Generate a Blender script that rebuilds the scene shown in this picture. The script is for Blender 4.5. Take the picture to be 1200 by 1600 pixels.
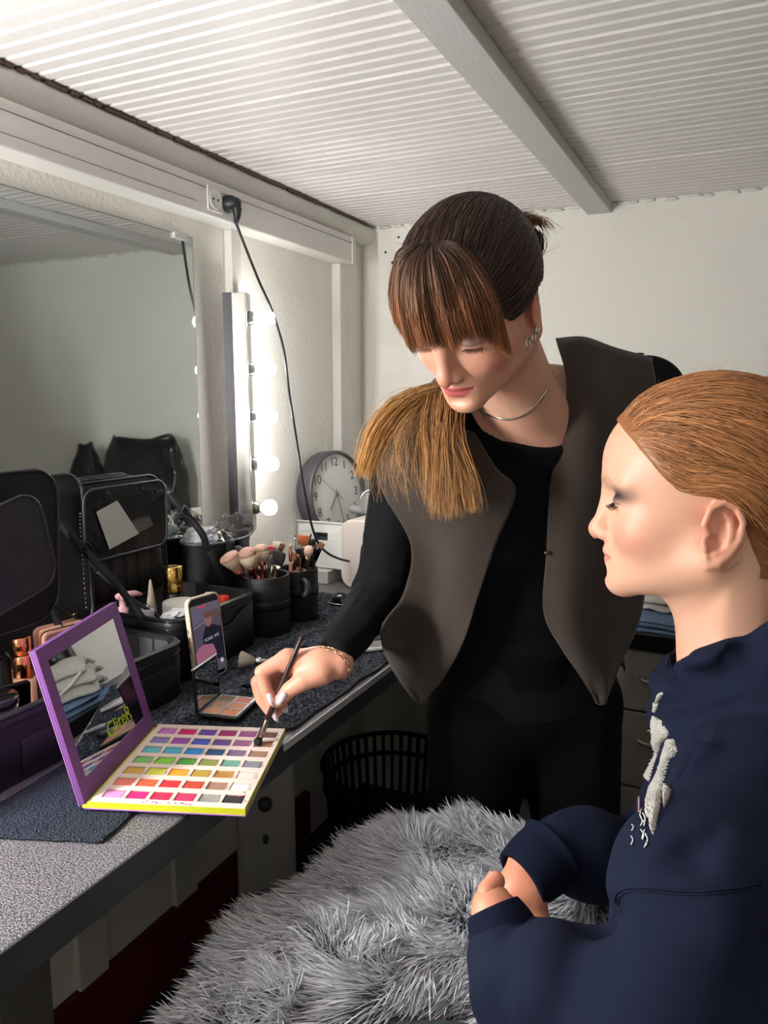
import bpy, math, random
import numpy as np
from mathutils import Vector, Matrix
random.seed(7); rng = np.random.default_rng(7)
SC = bpy.context.scene
for o in list(bpy.data.objects): bpy.data.objects.remove(o)
# ---------------------------------------------------------------- camera
CAM = np.array([1.162, 0.0, 1.35]); PITCH = math.radians(8.45); YAW = math.radians(25.2); FPX = 1213.0
cd = bpy.data.cameras.new('camera'); cam = bpy.data.objects.new('camera', cd); SC.collection.objects.link(cam)
cam.location = CAM; cam.rotation_euler = (math.pi/2-PITCH, 0, YAW)
cd.sensor_fit = 'VERTICAL'; cd.sensor_height = 32.0; cd.lens = 32.0*FPX/1600.0; cd.clip_start = .02
SC.camera = cam
# ---------------------------------------------------------------- world, exposure
w = bpy.data.worlds.new('world'); SC.world = w; w.use_nodes = True
w.node_tree.nodes['Background'].inputs[0].default_value = (.8, .85, 1, 1)
w.node_tree.nodes['Background'].inputs[1].default_value = .05
vs = SC.view_settings; vs.view_transform = 'Standard'; vs.look = 'None'; vs.gamma = 1; vs.use_curve_mapping = False
vs.exposure = 0.28
BULB = 52.0          # emission strength of the cold mirror bulbs
BULB_NEAR = 570.0    # bulbs of the bar outside the frame, at the near end of the mirror
SC.cycles.max_bounces = 8
# added fill light without a fixture, behind and to the right of the camera
la = bpy.data.lights.new('added_fill_light', 'AREA'); la.shape = 'RECTANGLE'; la.size = .9; la.size_y = .5; la.energy = 1.0; la.color = (1, .965, .92)
lo = bpy.data.objects.new('added_fill_light', la); SC.collection.objects.link(lo); lo.location = (1.55, -.75, 1.80); lo.rotation_euler = (math.radians(38), 0, math.radians(10))
# ---------------------------------------------------------------- helpers
COL = SC.collection
def S(*c): return tuple(((x/255)/12.92 if x/255 <= .04045 else ((x/255+.055)/1.055)**2.4) for x in c)
MATS = {}
def mat(name, col=(.5,.5,.5), rough=.5, metal=0, bump=0, bscale=200, var=0, vscale=8, attr=None, trans=0, emit=0, ior=1.45,
        coat=0, sheen=0, sss=0, ecol=None, spec=.5, bdist=.002, alpha=1, btype='NOISE', stretch=None):
    if name in MATS: return MATS[name]
    m = bpy.data.materials.new(name); m.use_nodes = True; nt = m.node_tree; N = nt.nodes; L = nt.links
    p = N['Principled BSDF']; I = p.inputs
    I['Roughness'].default_value = rough; I['Metallic'].default_value = metal
    I['Specular IOR Level'].default_value = spec
    I['Transmission Weight'].default_value = trans; I['IOR'].default_value = ior
    I['Coat Weight'].default_value = coat; I['Sheen Weight'].default_value = sheen; I['Alpha'].default_value = alpha
    if sss: I['Subsurface Weight'].default_value = sss; I['Subsurface Radius'].default_value = (.9,.35,.2); I['Subsurface Scale'].default_value = .006
    if emit: I['Emission Strength'].default_value = emit; I['Emission Color'].default_value = (*(ecol or col), 1)
    I['Base Color'].default_value = (*col, 1)
    tc = N.new('ShaderNodeTexCoord'); src = tc.outputs['Object']
    if stretch:
        mp = N.new('ShaderNodeMapping'); mp.inputs['Scale'].default_value = stretch; L.new(src, mp.inputs[0]); src = mp.outputs[0]
    csock = None
    if attr:
        a = N.new('ShaderNodeAttribute'); a.attribute_name = attr; csock = a.outputs['Color']; L.new(csock, I['Base Color'])
    if var:
        n = N.new('ShaderNodeTexNoise'); n.inputs['Scale'].default_value = vscale; n.inputs['Detail'].default_value = 5
        L.new(src, n.inputs['Vector'])
        r = N.new('ShaderNodeMapRange'); r.inputs['From Min'].default_value = .3; r.inputs['From Max'].default_value = .7
        r.inputs['To Min'].default_value = 1-var; r.inputs['To Max'].default_value = 1+var; L.new(n.outputs['Fac'], r.inputs['Value'])
        mx = N.new('ShaderNodeVectorMath'); mx.operation = 'SCALE'; L.new(r.outputs[0], mx.inputs['Scale'])
        if csock: L.new(csock, mx.inputs[0])
        else: mx.inputs[0].default_value = col
        L.new(mx.outputs[0], I['Base Color'])
    if bump:
        if btype == 'NOISE':
            b = N.new('ShaderNodeTexNoise'); b.inputs['Detail'].default_value = 4
        else:
            b = N.new('ShaderNodeTexVoronoi')
        b.inputs['Scale'].default_value = bscale; L.new(src, b.inputs['Vector'])
        bm_ = N.new('ShaderNodeBump'); bm_.inputs['Strength'].default_value = bump; bm_.inputs['Distance'].default_value = bdist
        L.new(b.outputs[0], bm_.inputs['Height']); L.new(bm_.outputs[0], I['Normal'])
    MATS[name] = m; return m
def link(o, parent=None):
    COL.objects.link(o)
    if parent: o.parent = parent
    return o
def tag(o, label=None, cat=None, group=None, kind=None):
    if label: o['label'] = label
    if cat: o['category'] = cat
    if group: o['group'] = group
    if kind: o['kind'] = kind
    return o
def thing(name, label, cat, loc=(0,0,0), rz=0, group=None):
    o = bpy.data.objects.new(name, None); o.empty_display_size = .02; link(o)
    o.location = loc; o.rotation_euler = (0,0,rz); return tag(o, label, cat, group)
class MB:
    """collects shapes, builds one mesh"""
    def __init__(s): s.v = []; s.f = []; s.sm = []
    def add(s, v, f, smooth=False):
        n = len(s.v); s.v += [tuple(map(float, p)) for p in v]; s.f += [tuple(int(i)+n for i in q) for q in f]; s.sm += [smooth]*len(f); return s
    def box(s, lo, hi, M=None, taper=None):
        (a,b,c),(d,e,g) = lo,hi
        v = [(a,b,c),(d,b,c),(d,e,c),(a,e,c),(a,b,g),(d,b,g),(d,e,g),(a,e,g)]
        if M is not None: v = [tuple(M @ Vector(p)) for p in v]
        return s.add(v, [(0,3,2,1),(4,5,6,7),(0,1,5,4),(1,2,6,5),(2,3,7,6),(3,0,4,7)])
    def hexa(s, v): return s.add(v, [(0,3,2,1),(4,5,6,7),(0,1,5,4),(1,2,6,5),(2,3,7,6),(3,0,4,7)])
    def lathe(s, prof, n=24, c=(0,0,0), M=None, sx=1, sy=1, cap=True):
        v = []; k = len(prof)
        for r, z in prof:
            for i in range(n):
                t = 2*math.pi*i/n; p = Vector((r*math.cos(t)*sx, r*math.sin(t)*sy, z))
                if M is not None: p = M @ p
                v.append((p[0]+c[0], p[1]+c[1], p[2]+c[2]))
        f = [(j*n+i, j*n+(i+1)%n, (j+1)*n+(i+1)%n, (j+1)*n+i) for j in range(k-1) for i in range(n)]
        s.add(v, f, True)
        if cap:
            b = len(s.v)-n*k
            if prof[0][0] > 1e-6: s.f.append(tuple(b+i for i in range(n-1,-1,-1))); s.sm.append(False)
            if prof[-1][0] > 1e-6: s.f.append(tuple(b+(k-1)*n+i for i in range(n))); s.sm.append(False)
        return s
    def tube(s, pts, r, n=8, closed=False):
        pts = [Vector(p) for p in pts]; K = len(pts); rs = r if hasattr(r,'__len__') else [r]*K
        v = []; up = Vector((0,0,1)); pn = None
        for i, p in enumerate(pts):
            a = pts[(i-1)%K] if (closed or i > 0) else p; b = pts[(i+1)%K] if (closed or i < K-1) else p
            t = (b-a).normalized()
            if pn is None:
                x = t.cross(up); x = x if x.length > .05 else t.cross(Vector((1,0,0)))
            else: x = pn - t*pn.dot(t)
            x.normalize(); pn = x; y = t.cross(x)
            for j in range(n):
                q = 2*math.pi*j/n; v.append(p + (x*math.cos(q)+y*math.sin(q))*rs[i])
        m = K if closed else K-1
        f = [(i*n+j, i*n+(j+1)%n, ((i+1)%K)*n+(j+1)%n, ((i+1)%K)*n+j) for i in range(m) for j in range(n)]
        if not closed: f += [tuple(range(n-1,-1,-1)), tuple((K-1)*n+j for j in range(n))]
        return s.add(v, f, True)
    def rbox(s, lo, hi, r, seg=4, M=None, er=.0):
        """box with rounded vertical corners and optionally softened top/bottom edges"""
        (a,b,c),(d,e,g) = lo,hi; pts = []
        for cx, cy, t0 in ((d-r,e-r,0),(a+r,e-r,1),(a+r,b+r,2),(d-r,b+r,3)):
            for k in range(seg+1):
                t = (t0+k/seg)*math.pi/2; pts.append((cx, cy, math.cos(t), math.sin(t)))
        n = len(pts); rings = [(0, c)] if er == 0 else [(er, c), (er*.3, c+er*.3), (0, c+er)]
        rings += [(0, g)] if er == 0 else [(0, g-er), (er*.3, g-er*.3), (er, g)]
        v = []
        for ins, z in rings:
            for cx, cy, ux, uy in pts:
                p = Vector((cx+ux*(r-ins), cy+uy*(r-ins), z)); v.append(tuple(M @ p) if M is not None else tuple(p))
        k = len(rings)
        f = [(j*n+i, j*n+(i+1)%n, (j+1)*n+(i+1)%n, (j+1)*n+i) for j in range(k-1) for i in range(n)]
        s.add(v, f, True); b0 = len(s.v)-n*k
        s.f.append(tuple(b0+i for i in range(n-1,-1,-1))); s.sm.append(False)
        s.f.append(tuple(b0+(k-1)*n+i for i in range(n))); s.sm.append(False); return s
    def grid(s, P, thick=0, closed_u=False):
        """P: (n,m,3) control surface, thick: shell thickness"""
        P = np.asarray(P, float); n, m, _ = P.shape
        f = [(i*m+j, (i+1)*m+j, (i+1)*m+j+1, i*m+j+1) for i in range(n-1) for j in range(m-1)]
        if closed_u: f += [((n-1)*m+j, j, j+1, (n-1)*m+j+1) for j in range(m-1)]
        if not thick: return s.add(P.reshape(-1,3), f, True)
        du = np.gradient(P, axis=0); dv = np.gradient(P, axis=1); N = np.cross(du, dv)
        N /= np.linalg.norm(N, axis=2, keepdims=True)+1e-12; Q = P + N*thick; o = n*m
        f2 = [tuple(o+i for i in q[::-1]) for q in f]
        e = []
        for j in range(m-1): e += [(j, j+1, o+j+1, o+j), ((n-1)*m+j+1, (n-1)*m+j, o+(n-1)*m+j, o+(n-1)*m+j+1)] if not closed_u else []
        for i in range(n-1): e += [((i+1)*m, i*m, o+i*m, o+(i+1)*m), (i*m+m-1, (i+1)*m+m-1, o+(i+1)*m+m-1, o+i*m+m-1)]
        return s.add(np.concatenate([P.reshape(-1,3), Q.reshape(-1,3)]), f+f2+e, True)
    def build(s, name, m, parent=None, bevel=0, loc=None, rot=None, sub=0, kind=None, label=None):
        me = bpy.data.meshes.new(name); me.from_pydata(s.v, [], s.f); me.update()
        me.polygons.foreach_set('use_smooth', s.sm)
        for q in (m if isinstance(m, (list, tuple)) else [m]): me.materials.append(q)
        o = bpy.data.objects.new(name, me); link(o, parent)
        if loc is not None: o.location = loc
        if rot is not None: o.rotation_euler = rot
        if bevel:
            b = o.modifiers.new('b', 'BEVEL'); b.width = bevel; b.segments = 2; b.limit_method = 'ANGLE'; b.angle_limit = .6
        if sub:
            b = o.modifiers.new('s', 'SUBSURF'); b.levels = b.render_levels = sub
        if kind: o['kind'] = kind
        if label: o['label'] = label
        return o
def rawmesh(name, V, F, m, parent=None, colors=None, smooth=True, kind=None, label=None):
    """fast mesh from numpy arrays; F is (n,3) or (n,4)"""
    me = bpy.data.meshes.new(name); V = np.ascontiguousarray(V, np.float32); F = np.ascontiguousarray(F, np.int32); k = F.shape[1]
    me.vertices.add(len(V)); me.vertices.foreach_set('co', V.ravel())
    me.loops.add(F.size); me.loops.foreach_set('vertex_index', F.ravel())
    me.polygons.add(len(F)); me.polygons.foreach_set('loop_start', np.arange(len(F), dtype=np.int32)*k)
    me.polygons.foreach_set('use_smooth', np.full(len(F), smooth))
    if colors is not None:
        a = me.color_attributes.new('Col', 'FLOAT_COLOR', 'POINT')
        c = np.ones((len(V),4), np.float32); c[:,:3] = colors; a.data.foreach_set('color', c.ravel())
    me.update(calc_edges=True); me.materials.append(m)
    o = bpy.data.objects.new(name, me); link(o, parent)
    if kind: o['kind'] = kind
    if label: o['label'] = label
    return o
def catmull(P, n):
    """smooth curve through points P resampled to n"""
    P = np.asarray(P, float); k = len(P); Q = np.vstack([2*P[0]-P[1], P, 2*P[-1]-P[-2]]); t = np.linspace(0, k-1-1e-9, n)
    i = t.astype(int); u = (t-i)[:,None]; a,b,c,d = Q[i],Q[i+1],Q[i+2],Q[i+3]
    return .5*((2*b)+(-a+c)*u+(2*a-5*b+4*c-d)*u*u+(-a+3*b-3*c+d)*u**3)
def patch(rows, nu, nv):
    """rows: list of rows of 3D points -> smooth (nu,nv,3)"""
    R = np.array([catmull(r, nv) for r in rows]); return np.stack([catmull(R[:,j], nu) for j in range(nv)], 1)
# view ray of the photograph, used to turn measured pixels into world points at a known distance
FW = np.array([-math.sin(YAW)*math.cos(PITCH), math.cos(YAW)*math.cos(PITCH), -math.sin(PITCH)])
RT = np.array([math.cos(YAW), math.sin(YAW), 0.]); UP = np.cross(RT, FW)
def at(px, py, d): return CAM + (FW + RT*(px-600)/FPX - UP*(py-800)/FPX)*d
# ---- signed distance modelling -------------------------------------------------
A_ = lambda *p: np.array(p, np.float32)
def ln(v): return np.sqrt((v*v).sum(-1))
def sph(P, c, r): return ln(P-A_(*c))-r
def ell(P, c, r, R=None):
    q = P-A_(*c)
    if R is not None: q = q @ np.asarray(R, np.float32)
    r = A_(*r); k0 = ln(q/r); k1 = ln(q/(r*r))+1e-9; return k0*(k0-1)/k1
def cap(P, a, b, ra, rb=None, n=None, s=1):
    """tapered capsule; n,s: squash its section by s along n"""
    rb = ra if rb is None else rb; a = A_(*a); b = A_(*b); ab = b-a; q = P-a
    if n is not None:
        n = A_(*n); n = n/ln(n); n = n-ab*((n@ab)/(ab@ab)); n = n/ln(n)
    t = np.clip((q@ab)/(ab@ab), 0, 1); d = q-t[...,None]*ab
    if n is not None:
        dn = d@n; d = d+(dn*(1/s-1))[...,None]*n; return (ln(d)-(ra+(rb-ra)*t))*min(1, s*1.15)
    return ln(d)-(ra+(rb-ra)*t)
def chain(P, pts, rad, k=.0, n=None, s=1):
    d = None
    for i in range(len(pts)-1):
        e = cap(P, pts[i], pts[i+1], rad[i], rad[i+1], n, s); d = e if d is None else (smin(d, e, k) if k else np.minimum(d, e))
    return d
def smin(a, b, k): h = np.maximum(k-np.abs(a-b), 0)/k; return np.minimum(a, b)-h*h*k*.25
def smax(a, b, k): return -smin(-a, -b, k)
def rbx(P, c, h, r, R=None):
    q = P-A_(*c)
    if R is not None: q = q @ np.asarray(R, np.float32)
    q = np.abs(q)-(A_(*h)-r); return ln(np.maximum(q, 0))+np.minimum(q.max(-1), 0)-r
def nets(f, lo, hi, h, margin=1.8):
    lo = np.array(lo, float); hi = np.array(hi, float); B = 4
    nb = np.ceil((hi-lo)/(B*h)).astype(int); nx, ny, nz = nb*B
    g = np.stack(np.meshgrid(*[np.arange(k) for k in nb], indexing='ij'), -1).reshape(-1,3)
    cc = (lo+(g*B+(B-1)/2)*h).astype(np.float32); dc = f(cc)
    keep = np.abs(dc) < B*h*.87*margin+h
    F = np.empty(tuple(nb)+(B,B,B), np.float32); F[:] = np.where(dc > 0, 1., -1.).reshape(tuple(nb)+(1,1,1))
    gk = g[keep]; off = np.stack(np.meshgrid(*[np.arange(B)]*3, indexing='ij'), -1).reshape(-1,3)
    P = (lo+((gk*B)[:,None,:]+off[None])*h).astype(np.float32).reshape(-1,3)
    D = np.concatenate([f(P[i:i+400000]) for i in range(0, len(P), 400000)]) if len(P) else np.zeros(0)
    F[gk[:,0],gk[:,1],gk[:,2]] = D.reshape(-1,B,B,B)
    F = F.transpose(0,3,1,4,2,5).reshape(nx,ny,nz)
    ins = F < 0; c8 = [(i,j,k) for i in (0,1) for j in (0,1) for k in (0,1)]
    sl = lambda A, i, j, k: A[i:nx-1+i, j:ny-1+j, k:nz-1+k]
    cnt = sum(sl(ins,*c).astype(np.int8) for c in c8); act = (cnt > 0) & (cnt < 8)
    idx = np.full(act.shape, -1, np.int64); ci = np.argwhere(act); idx[act] = np.arange(len(ci))
    vals = {c: F[ci[:,0]+c[0], ci[:,1]+c[1], ci[:,2]+c[2]] for c in c8}
    acc = np.zeros((len(ci),3)); num = np.zeros(len(ci))
    for a in c8:
        for ax in range(3):
            if a[ax] == 0:
                b = list(a); b[ax] = 1; b = tuple(b); va, vb = vals[a], vals[b]; m = (va < 0) != (vb < 0)
                t = np.where(m, va/np.where(m, va-vb, 1), 0); p = np.tile(np.array(a, float), (len(ci),1)); p[:,ax] = t
                acc += p*m[:,None]; num += m
    V = lo+(ci+acc/num[:,None])*h; Q = []
    for ax in range(3):
        o1, o2 = [(1,2),(2,0),(0,1)][ax]; A = ins; s0 = [slice(1,-1)]*3; s1 = [slice(1,-1)]*3; s0[ax] = slice(0,-1); s1[ax] = slice(1,None)
        a = A[tuple(s0)]; b = A[tuple(s1)]; e = np.argwhere(a != b); 
        if not len(e): continue
        flip = a[e[:,0],e[:,1],e[:,2]]; base = e+1; base[:,ax] -= 1
        def g_(d1, d2):
            q = base.copy(); q[:,o1] -= d1; q[:,o2] -= d2; return idx[q[:,0],q[:,1],q[:,2]]
        q = np.stack([g_(1,1), g_(0,1), g_(0,0), g_(1,0)], 1); q[~flip] = q[~flip][:,::-1]; Q.append(q)
    Q = np.concatenate(Q); return V, Q[(Q >= 0).all(1)]
def strands(name, Pts, width, cols, m, parent=None, flat=False, kind='stuff', wprof=None, label=None):
    """Pts (N,K,3); width scalar or (N,), cols (N,K,3). three-sided tapering strands"""
    N, K, _ = Pts.shape; T = np.gradient(Pts, axis=1); T /= np.linalg.norm(T, axis=2, keepdims=True)+1e-12
    ref = rng.normal(size=(N,1,3)); X = np.cross(T, ref); X /= np.linalg.norm(X, axis=2, keepdims=True)+1e-12; Y = np.cross(T, X)
    wp = (np.ones(K) if wprof is None else wprof)[None,:,None]; wd = (np.ones(N)*width)[:,None,None]*wp
    s = 2 if flat else 3; an = [0, math.pi] if flat else [0, 2.094, 4.189]
    V = np.stack([Pts+(X*math.cos(a)+Y*math.sin(a))*wd for a in an], 2)          # N,K,s,3
    C_ = np.repeat(cols[:,:,None,:], s, 2); b = (np.arange(N)[:,None]*K+np.arange(K-1)[None])*s
    if flat: F = np.stack([b, b+1, b+3, b+2], -1).reshape(-1,4)
    else: F = np.concatenate([np.stack([b+i, b+(i+1)%3, b+3+(i+1)%3, b+3+i], -1).reshape(-1,4) for i in range(3)])
    return rawmesh(name, V.reshape(-1,3), F, m, parent, C_.reshape(-1,3), kind=kind, label=label)
def vnoise(P, sc, seed=0):
    """cheap smooth value noise in [-1,1]"""
    q = np.asarray(P, float)*sc+seed*17.3; i = np.floor(q).astype(np.int64); f = q-i; f = f*f*(3-2*f); out = 0
    for dx in (0,1):
        for dy in (0,1):
            for dz in (0,1):
                h = (i[...,0]+dx)*374761393+(i[...,1]+dy)*668265263+(i[...,2]+dz)*2147483647+seed*144665
                h = (h ^ (h >> 13))*1274126177; h = ((h ^ (h >> 16)) & 0xffff)/32767.5-1
                out = out+h*(f[...,0] if dx else 1-f[...,0])*(f[...,1] if dy else 1-f[...,1])*(f[...,2] if dz else 1-f[...,2])
    return out
# ================================================================ SETTING
M_WALL = mat('white_plaster', S(234,231,224), .75, bump=.55, bscale=90, bdist=.004, var=.03, vscale=3)
M_CEIL = mat('ceiling_paint', S(222,218,216), .36, bump=.5, bscale=420, bdist=.0012, var=.03, vscale=5)
M_WPL = mat('white_plastic_trunking', S(218,215,210), .45)
M_BLK = mat('dark_seam', S(60,56,54), .8)
M_CAULK = mat('rough_caulk', S(222,220,214), .8, bump=.6, bscale=140, bdist=.003)
def st(name, mb, m, parent=None, **k):
    o = mb.build(name, m, parent, **k)
    if parent is None: o['kind'] = 'structure'
    return o
st('floor', MB().box((-.1,-1.5,-.06),(2.6,2.4,0)), mat('dark_floor', S(52,48,46), .6, var=.2, vscale=20))
wl = st('wall_left', MB().box((-.12,-1.5,-.05),(0,2.4,1.94)), M_WALL)
st('wall_back', MB().box((-.12,2.3,-.05),(2.6,2.42,1.94)), M_WALL)
st('wall_right', MB().box((2.5,-1.5,-.05),(2.62,2.4,1.94)), M_WALL)
st('wall_front', MB().box((-.12,-1.62,-.05),(2.62,-1.5,1.94)), M_WALL)
st('baseboard_left', MB().box((0,-1.5,0),(.02,1.9,.165)), mat('dark_red_paint', S(96,14,32), .6))
wp = MB()
for y in (1.01, 1.30): wp.box((0,y,.165),(.014,y+.075,.78))
st('trim_wall_battens', wp, M_WPL)
ceil_ = st('ceiling', MB().box((-.12,-1.5,1.89),(2.6,2.4,1.96)), M_CEIL)
pr = []; g = .032
for k in range(7):
    y = k*g; pr += [(y+.0035, 0), (y+g-.0075, 0), (y+g-.0045, .0035), (y+g-.001, .0035)]
pr[0] = (.002, 0); pr[-1] = (7*g, .005); mb = MB(); X0, X1 = -.02, 2.45; v = []
for x in (X0, X1): v += [(x, y, z) for y, z in pr]
n = len(pr); v += [(X0,.0,.012),(X0,7*g,.012),(X1,.0,.012),(X1,7*g,.012)]
mb.add(v, [(i, n+i, n+i+1, i+1) for i in range(n-1)]); mb.add([(X0,0,.012),(X1,0,.012),(X1,.002,0),(X0,.002,0)], [(0,1,2,3)])
board = mb.build('ceiling_board', M_CEIL, ceil_); board.location = (0, 1.04-7*g*7, 1.88)
for k in range(1, 13):
    b = board.copy(); COL.objects.link(b); b.location = (0, 1.04+7*g*(k-7), 1.88+(.0012 if k % 3 == 1 else 0)); b.parent = ceil_
# timber batten across the ceiling
st('trim_ceiling_batten', MB().box((.71,-1.2,1.853),(.775,2.3,1.8795)), mat('painted_wood', S(196,193,192), .5, bump=.35, bscale=60, stretch=(8,1,8), bdist=.002), bevel=.002)
# rough cornice strip between wall trunking and ceiling
rows = []
ys = np.linspace(-1.2, 2.3, 260)
for x, z in ((-.01,1.826),(.038,1.826),(.046,1.84),(.05,1.862),(.045,1.874),(.0,1.876)):
    rows.append([(x+vnoise(np.array([x*3,y,z]), 40, 3)*.0022*(z > 1.85), y, z+vnoise(np.array([x,y,z]), 55, 9)*.0025*(z > 1.865)) for y in ys])
st('trim_cornice', MB().grid(np.array(rows)[::-1]), M_CAULK)
crk = MB()
for k in range(90):
    y = -.2+2.45*k/90; l = .012+.02*random.random()
    crk.box((.038,y,1.873),(.0505+.003*random.random(),y+l,1.8782+.001*random.random()))
crk.build('crack_line', mat('crack_brown', S(110,92,84), .9), bpy.data.objects['trim_cornice'])
# cable trunking with its lid seams
tr = st('trim_cable_trunking', MB().box((0,-1.2,1.742),(.06,2.135,1.818)), M_WPL, bevel=.003)
MB().box((.0595,-1.2,1.7985),(.0608,2.13,1.7995)).build('lid_seam', M_BLK, tr)
MB().box((.0595,-1.2,1.7635),(.0606,1.40,1.7641)).build('lid_seam', M_BLK, tr)
MB().box((.058,2.118,1.742),(.0625,2.137,1.818)).build('end_cap', M_WPL, tr, bevel=.001)
vt = st('trim_wall_duct', MB().box((0,1.575,1.1),(.022,1.612,1.742)), M_WPL, bevel=.002)
st('trim_corner_duct', MB().box((0,2.1,.82),(.03,2.162,1.742)), M_WPL, bevel=.003)
# plaster smudges where wall meets ceiling
sp = MB()
for k in range(46):
    x = .02+.05*k+.02*random.random(); sp.lathe([(.0,-.006),(.008+.008*random.random(),-.003),(.006,.004),(0,.006)], 7, (x, 2.298, 1.874+.004*random.random()), sx=1.6, sy=.5)
sp.build('ceiling_joint_filler', M_CAULK, bpy.data.objects['wall_back'])
wm = MB()
for x, z in ((.085,1.80),(.108,1.767),(.13,1.842)): wm.lathe([(0,-.001),(.004,0),(0,.003)], 8, (x,2.3,z), M=Matrix.Rotation(math.pi/2,4,'X').to_4x4())
wm.build('wall_hole', M_BLK, bpy.data.objects['wall_back'])
# ---------------------------------------------------------------- mirror on the wall
mi = thing('wall_mirror', 'large frameless wall mirror behind the worktop', 'mirror', (0,0,1.25))
mi_b = MB().box((.0005,-.15,-.40),(.004,1.453,.452)); 
MB().box((.0005,-.15,-.40),(.0045,1.453,.4515)).build('mirror_backing', mat('mirror_edge', S(90,100,96), .3), mi)
MB().add([(.005,-.148,-.398),(.005,1.451,-.398),(.005,1.451,.45),(.005,-.148,.45)], [(0,1,2,3)]).build('mirror_glass', mat('mirror_silver', S(206,212,210), .03, 1), mi)
clip = MB().box((.004,1.385,.440),(.012,1.43,.452)); clip.build('clip', mat('clear_clip', S(190,190,188), .2), mi, bevel=.001)
# ---------------------------------------------------------------- worktop
M_TOP = mat('speckled_worktop', S(88,84,88), .38, bump=.25, bscale=900, bdist=.0005)
nt = M_TOP.node_tree; N = nt.nodes
vo = N.new('ShaderNodeTexNoise'); vo.inputs['Scale'].default_value = 520; vo.inputs['Detail'].default_value = 1
cr = N.new('ShaderNodeValToRGB'); cr.color_ramp.elements[0].position = .44; cr.color_ramp.elements[0].color = (*S(36,35,40),1)
cr.color_ramp.elements[1].position = .62; cr.color_ramp.elements[1].color = (*S(150,145,150),1)
tcn = [q for q in N if q.type == 'TEX_COORD'][0]
nt.links.new(tcn.outputs['Object'], vo.inputs['Vector']); nt.links.new(vo.outputs['Fac'], cr.inputs[0]); nt.links.new(cr.outputs[0], N['Principled BSDF'].inputs['Base Color'])
dk = thing('worktop', 'long dark grey speckled worktop under the mirror', 'worktop', (0,0,0))
MB().box((.002,-.9,.79),(.549,2.28,.829)).build('top_board', M_TOP, dk, bevel=.0015)
MB().box((.547,-.9,.786),(.5515,2.0,.8285)).build('edge_band', mat('dark_edge_band', S(46,48,54), .45), dk, bevel=.001)
MB().box((.40,.55,0),(.43,.60,.79)).build('leg', mat('worktop_leg', S(80,78,76), .5), dk)
MB().box((.40,2.0,0),(.43,2.05,.79)).build('leg', MATS['worktop_leg'], dk)
lt = MB().box((.5505,.94,.818),(.5535,1.62,.8305)); lt.build('metal_edge_strip', mat('pale_edge_strip', S(205,205,208), .35, .3), dk, bevel=.0008)
# ---------------------------------------------------------------- socket and plug
so = thing('wall_socket', 'round white wall socket set in the trunking, left of the black plug', 'socket', (.0605,1.462,1.779))
MB().rbox((-.026,-.026,0),(.026,.026,.004), .004, er=.001, M=Matrix.Rotation(math.pi/2,4,'Y')).build('plate', M_WPL, so)
MB().lathe([(.021,.004),(.0205,.0055),(.0185,.0055),(.018,.0045),(.0,.0045)], 28, M=Matrix.Rotation(math.pi/2,4,'Y')).build('socket_rim', mat('socket_white', S(215,213,208), .35), so)
pm = MB()
for y in (-.008, .008): pm.lathe([(.0025,.004),(.0025,.006)], 8, M=Matrix.Translation((0,y,0)) @ Matrix.Rotation(math.pi/2,4,'Y'))
pm.build('pin_hole', M_BLK, so)
M_RUB = mat('black_rubber', S(34,34,38), .45)
pg = thing('power_plug', 'black moulded power plug in the trunking with its cable hanging down', 'plug', (.0605,1.508,1.779))
MB().lathe([(.019,0),(.020,.004),(.018,.016),(.013,.026),(.009,.034),(0,.036)], 20, M=Matrix.Rotation(math.pi/2,4,'Y')).build('plug_body', M_RUB, pg)
MB().tube([(.02,0,-.002),(.028,0,-.014),(.026,.001,-.03),(.022,.002,-.044)], [.013,.011,.008,.004]).build('strain_relief', M_RUB, pg)
c_pts = catmull([(.083,1.51,1.737),(.09,1.525,1.70),(.105,1.56,1.62),(.118,1.60,1.545),(.13,1.625,1.46),(.14,1.63,1.36),(.15,1.645,1.24),(.16,1.66,1.12),(.165,1.70,1.00),(.17,1.76,.94),(.19,1.86,.90),(.20,1.98,.885)], 70)
c_pts -= np.array([.0605,1.508,1.779])
MB().tube(c_pts, .0032, 8).build('cable', M_RUB, pg)
# ---------------------------------------------------------------- mirror light bars
M_CHR = mat('brushed_steel', S(190,188,184), .22, 1)
M_BULB = mat('lit_white_bulb', (1,1,1), .4, emit=BULB, ecol=(1,.985,.95))
M_WARM = mat('lit_warm_bulb', (1,.8,.5), .4, emit=16, ecol=(1,.62,.28))
def bulb(par, z, warm=False, m=None):
    R = Matrix.Translation((0,0,z)) @ Matrix.Rotation(math.pi/2,4,'Y')
    # sockets are children of the bar, bulbs screw into them
    MB().lathe([(.0165,.0),(.0165,.008),(.013,.012),(.013,.016)], 20, M=R).build('lamp_socket', mat('socket_metal', S(150,150,150), .3, .8), par)
    if warm:
        b = MB().lathe([(.0085,.014),(.010,.019),(.0150,.0235),(.0188,.030),(.0203,.038),(.0188,.046),(.0150,.0525),(.0085,.0565),(0,.058)], 24, M=R)
        o = b.build('bulb', mat('amber_bulb_glass', S(255,206,130), .15, emit=3.2, ecol=(1,.68,.34), trans=.0), par, label='small round warm yellow bulb')
        for s in (-.006,.006): MB().lathe([(0,.032),(.004,.036),(.004,.044),(0,.048)], 8, M=Matrix.Translation((0,s,0)) @ R).build('filament', mat('filament', (1,.8,.5), emit=60, ecol=(1,.85,.6)), o)
    else:
        b = MB().lathe([(.0125,.014),(.0155,.019),(.0165,.026),(.0165,.052),(.0145,.059),(.008,.0625),(0,.063)], 24, M=R)
        b.build('bulb', m or M_BULB, par)
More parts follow.
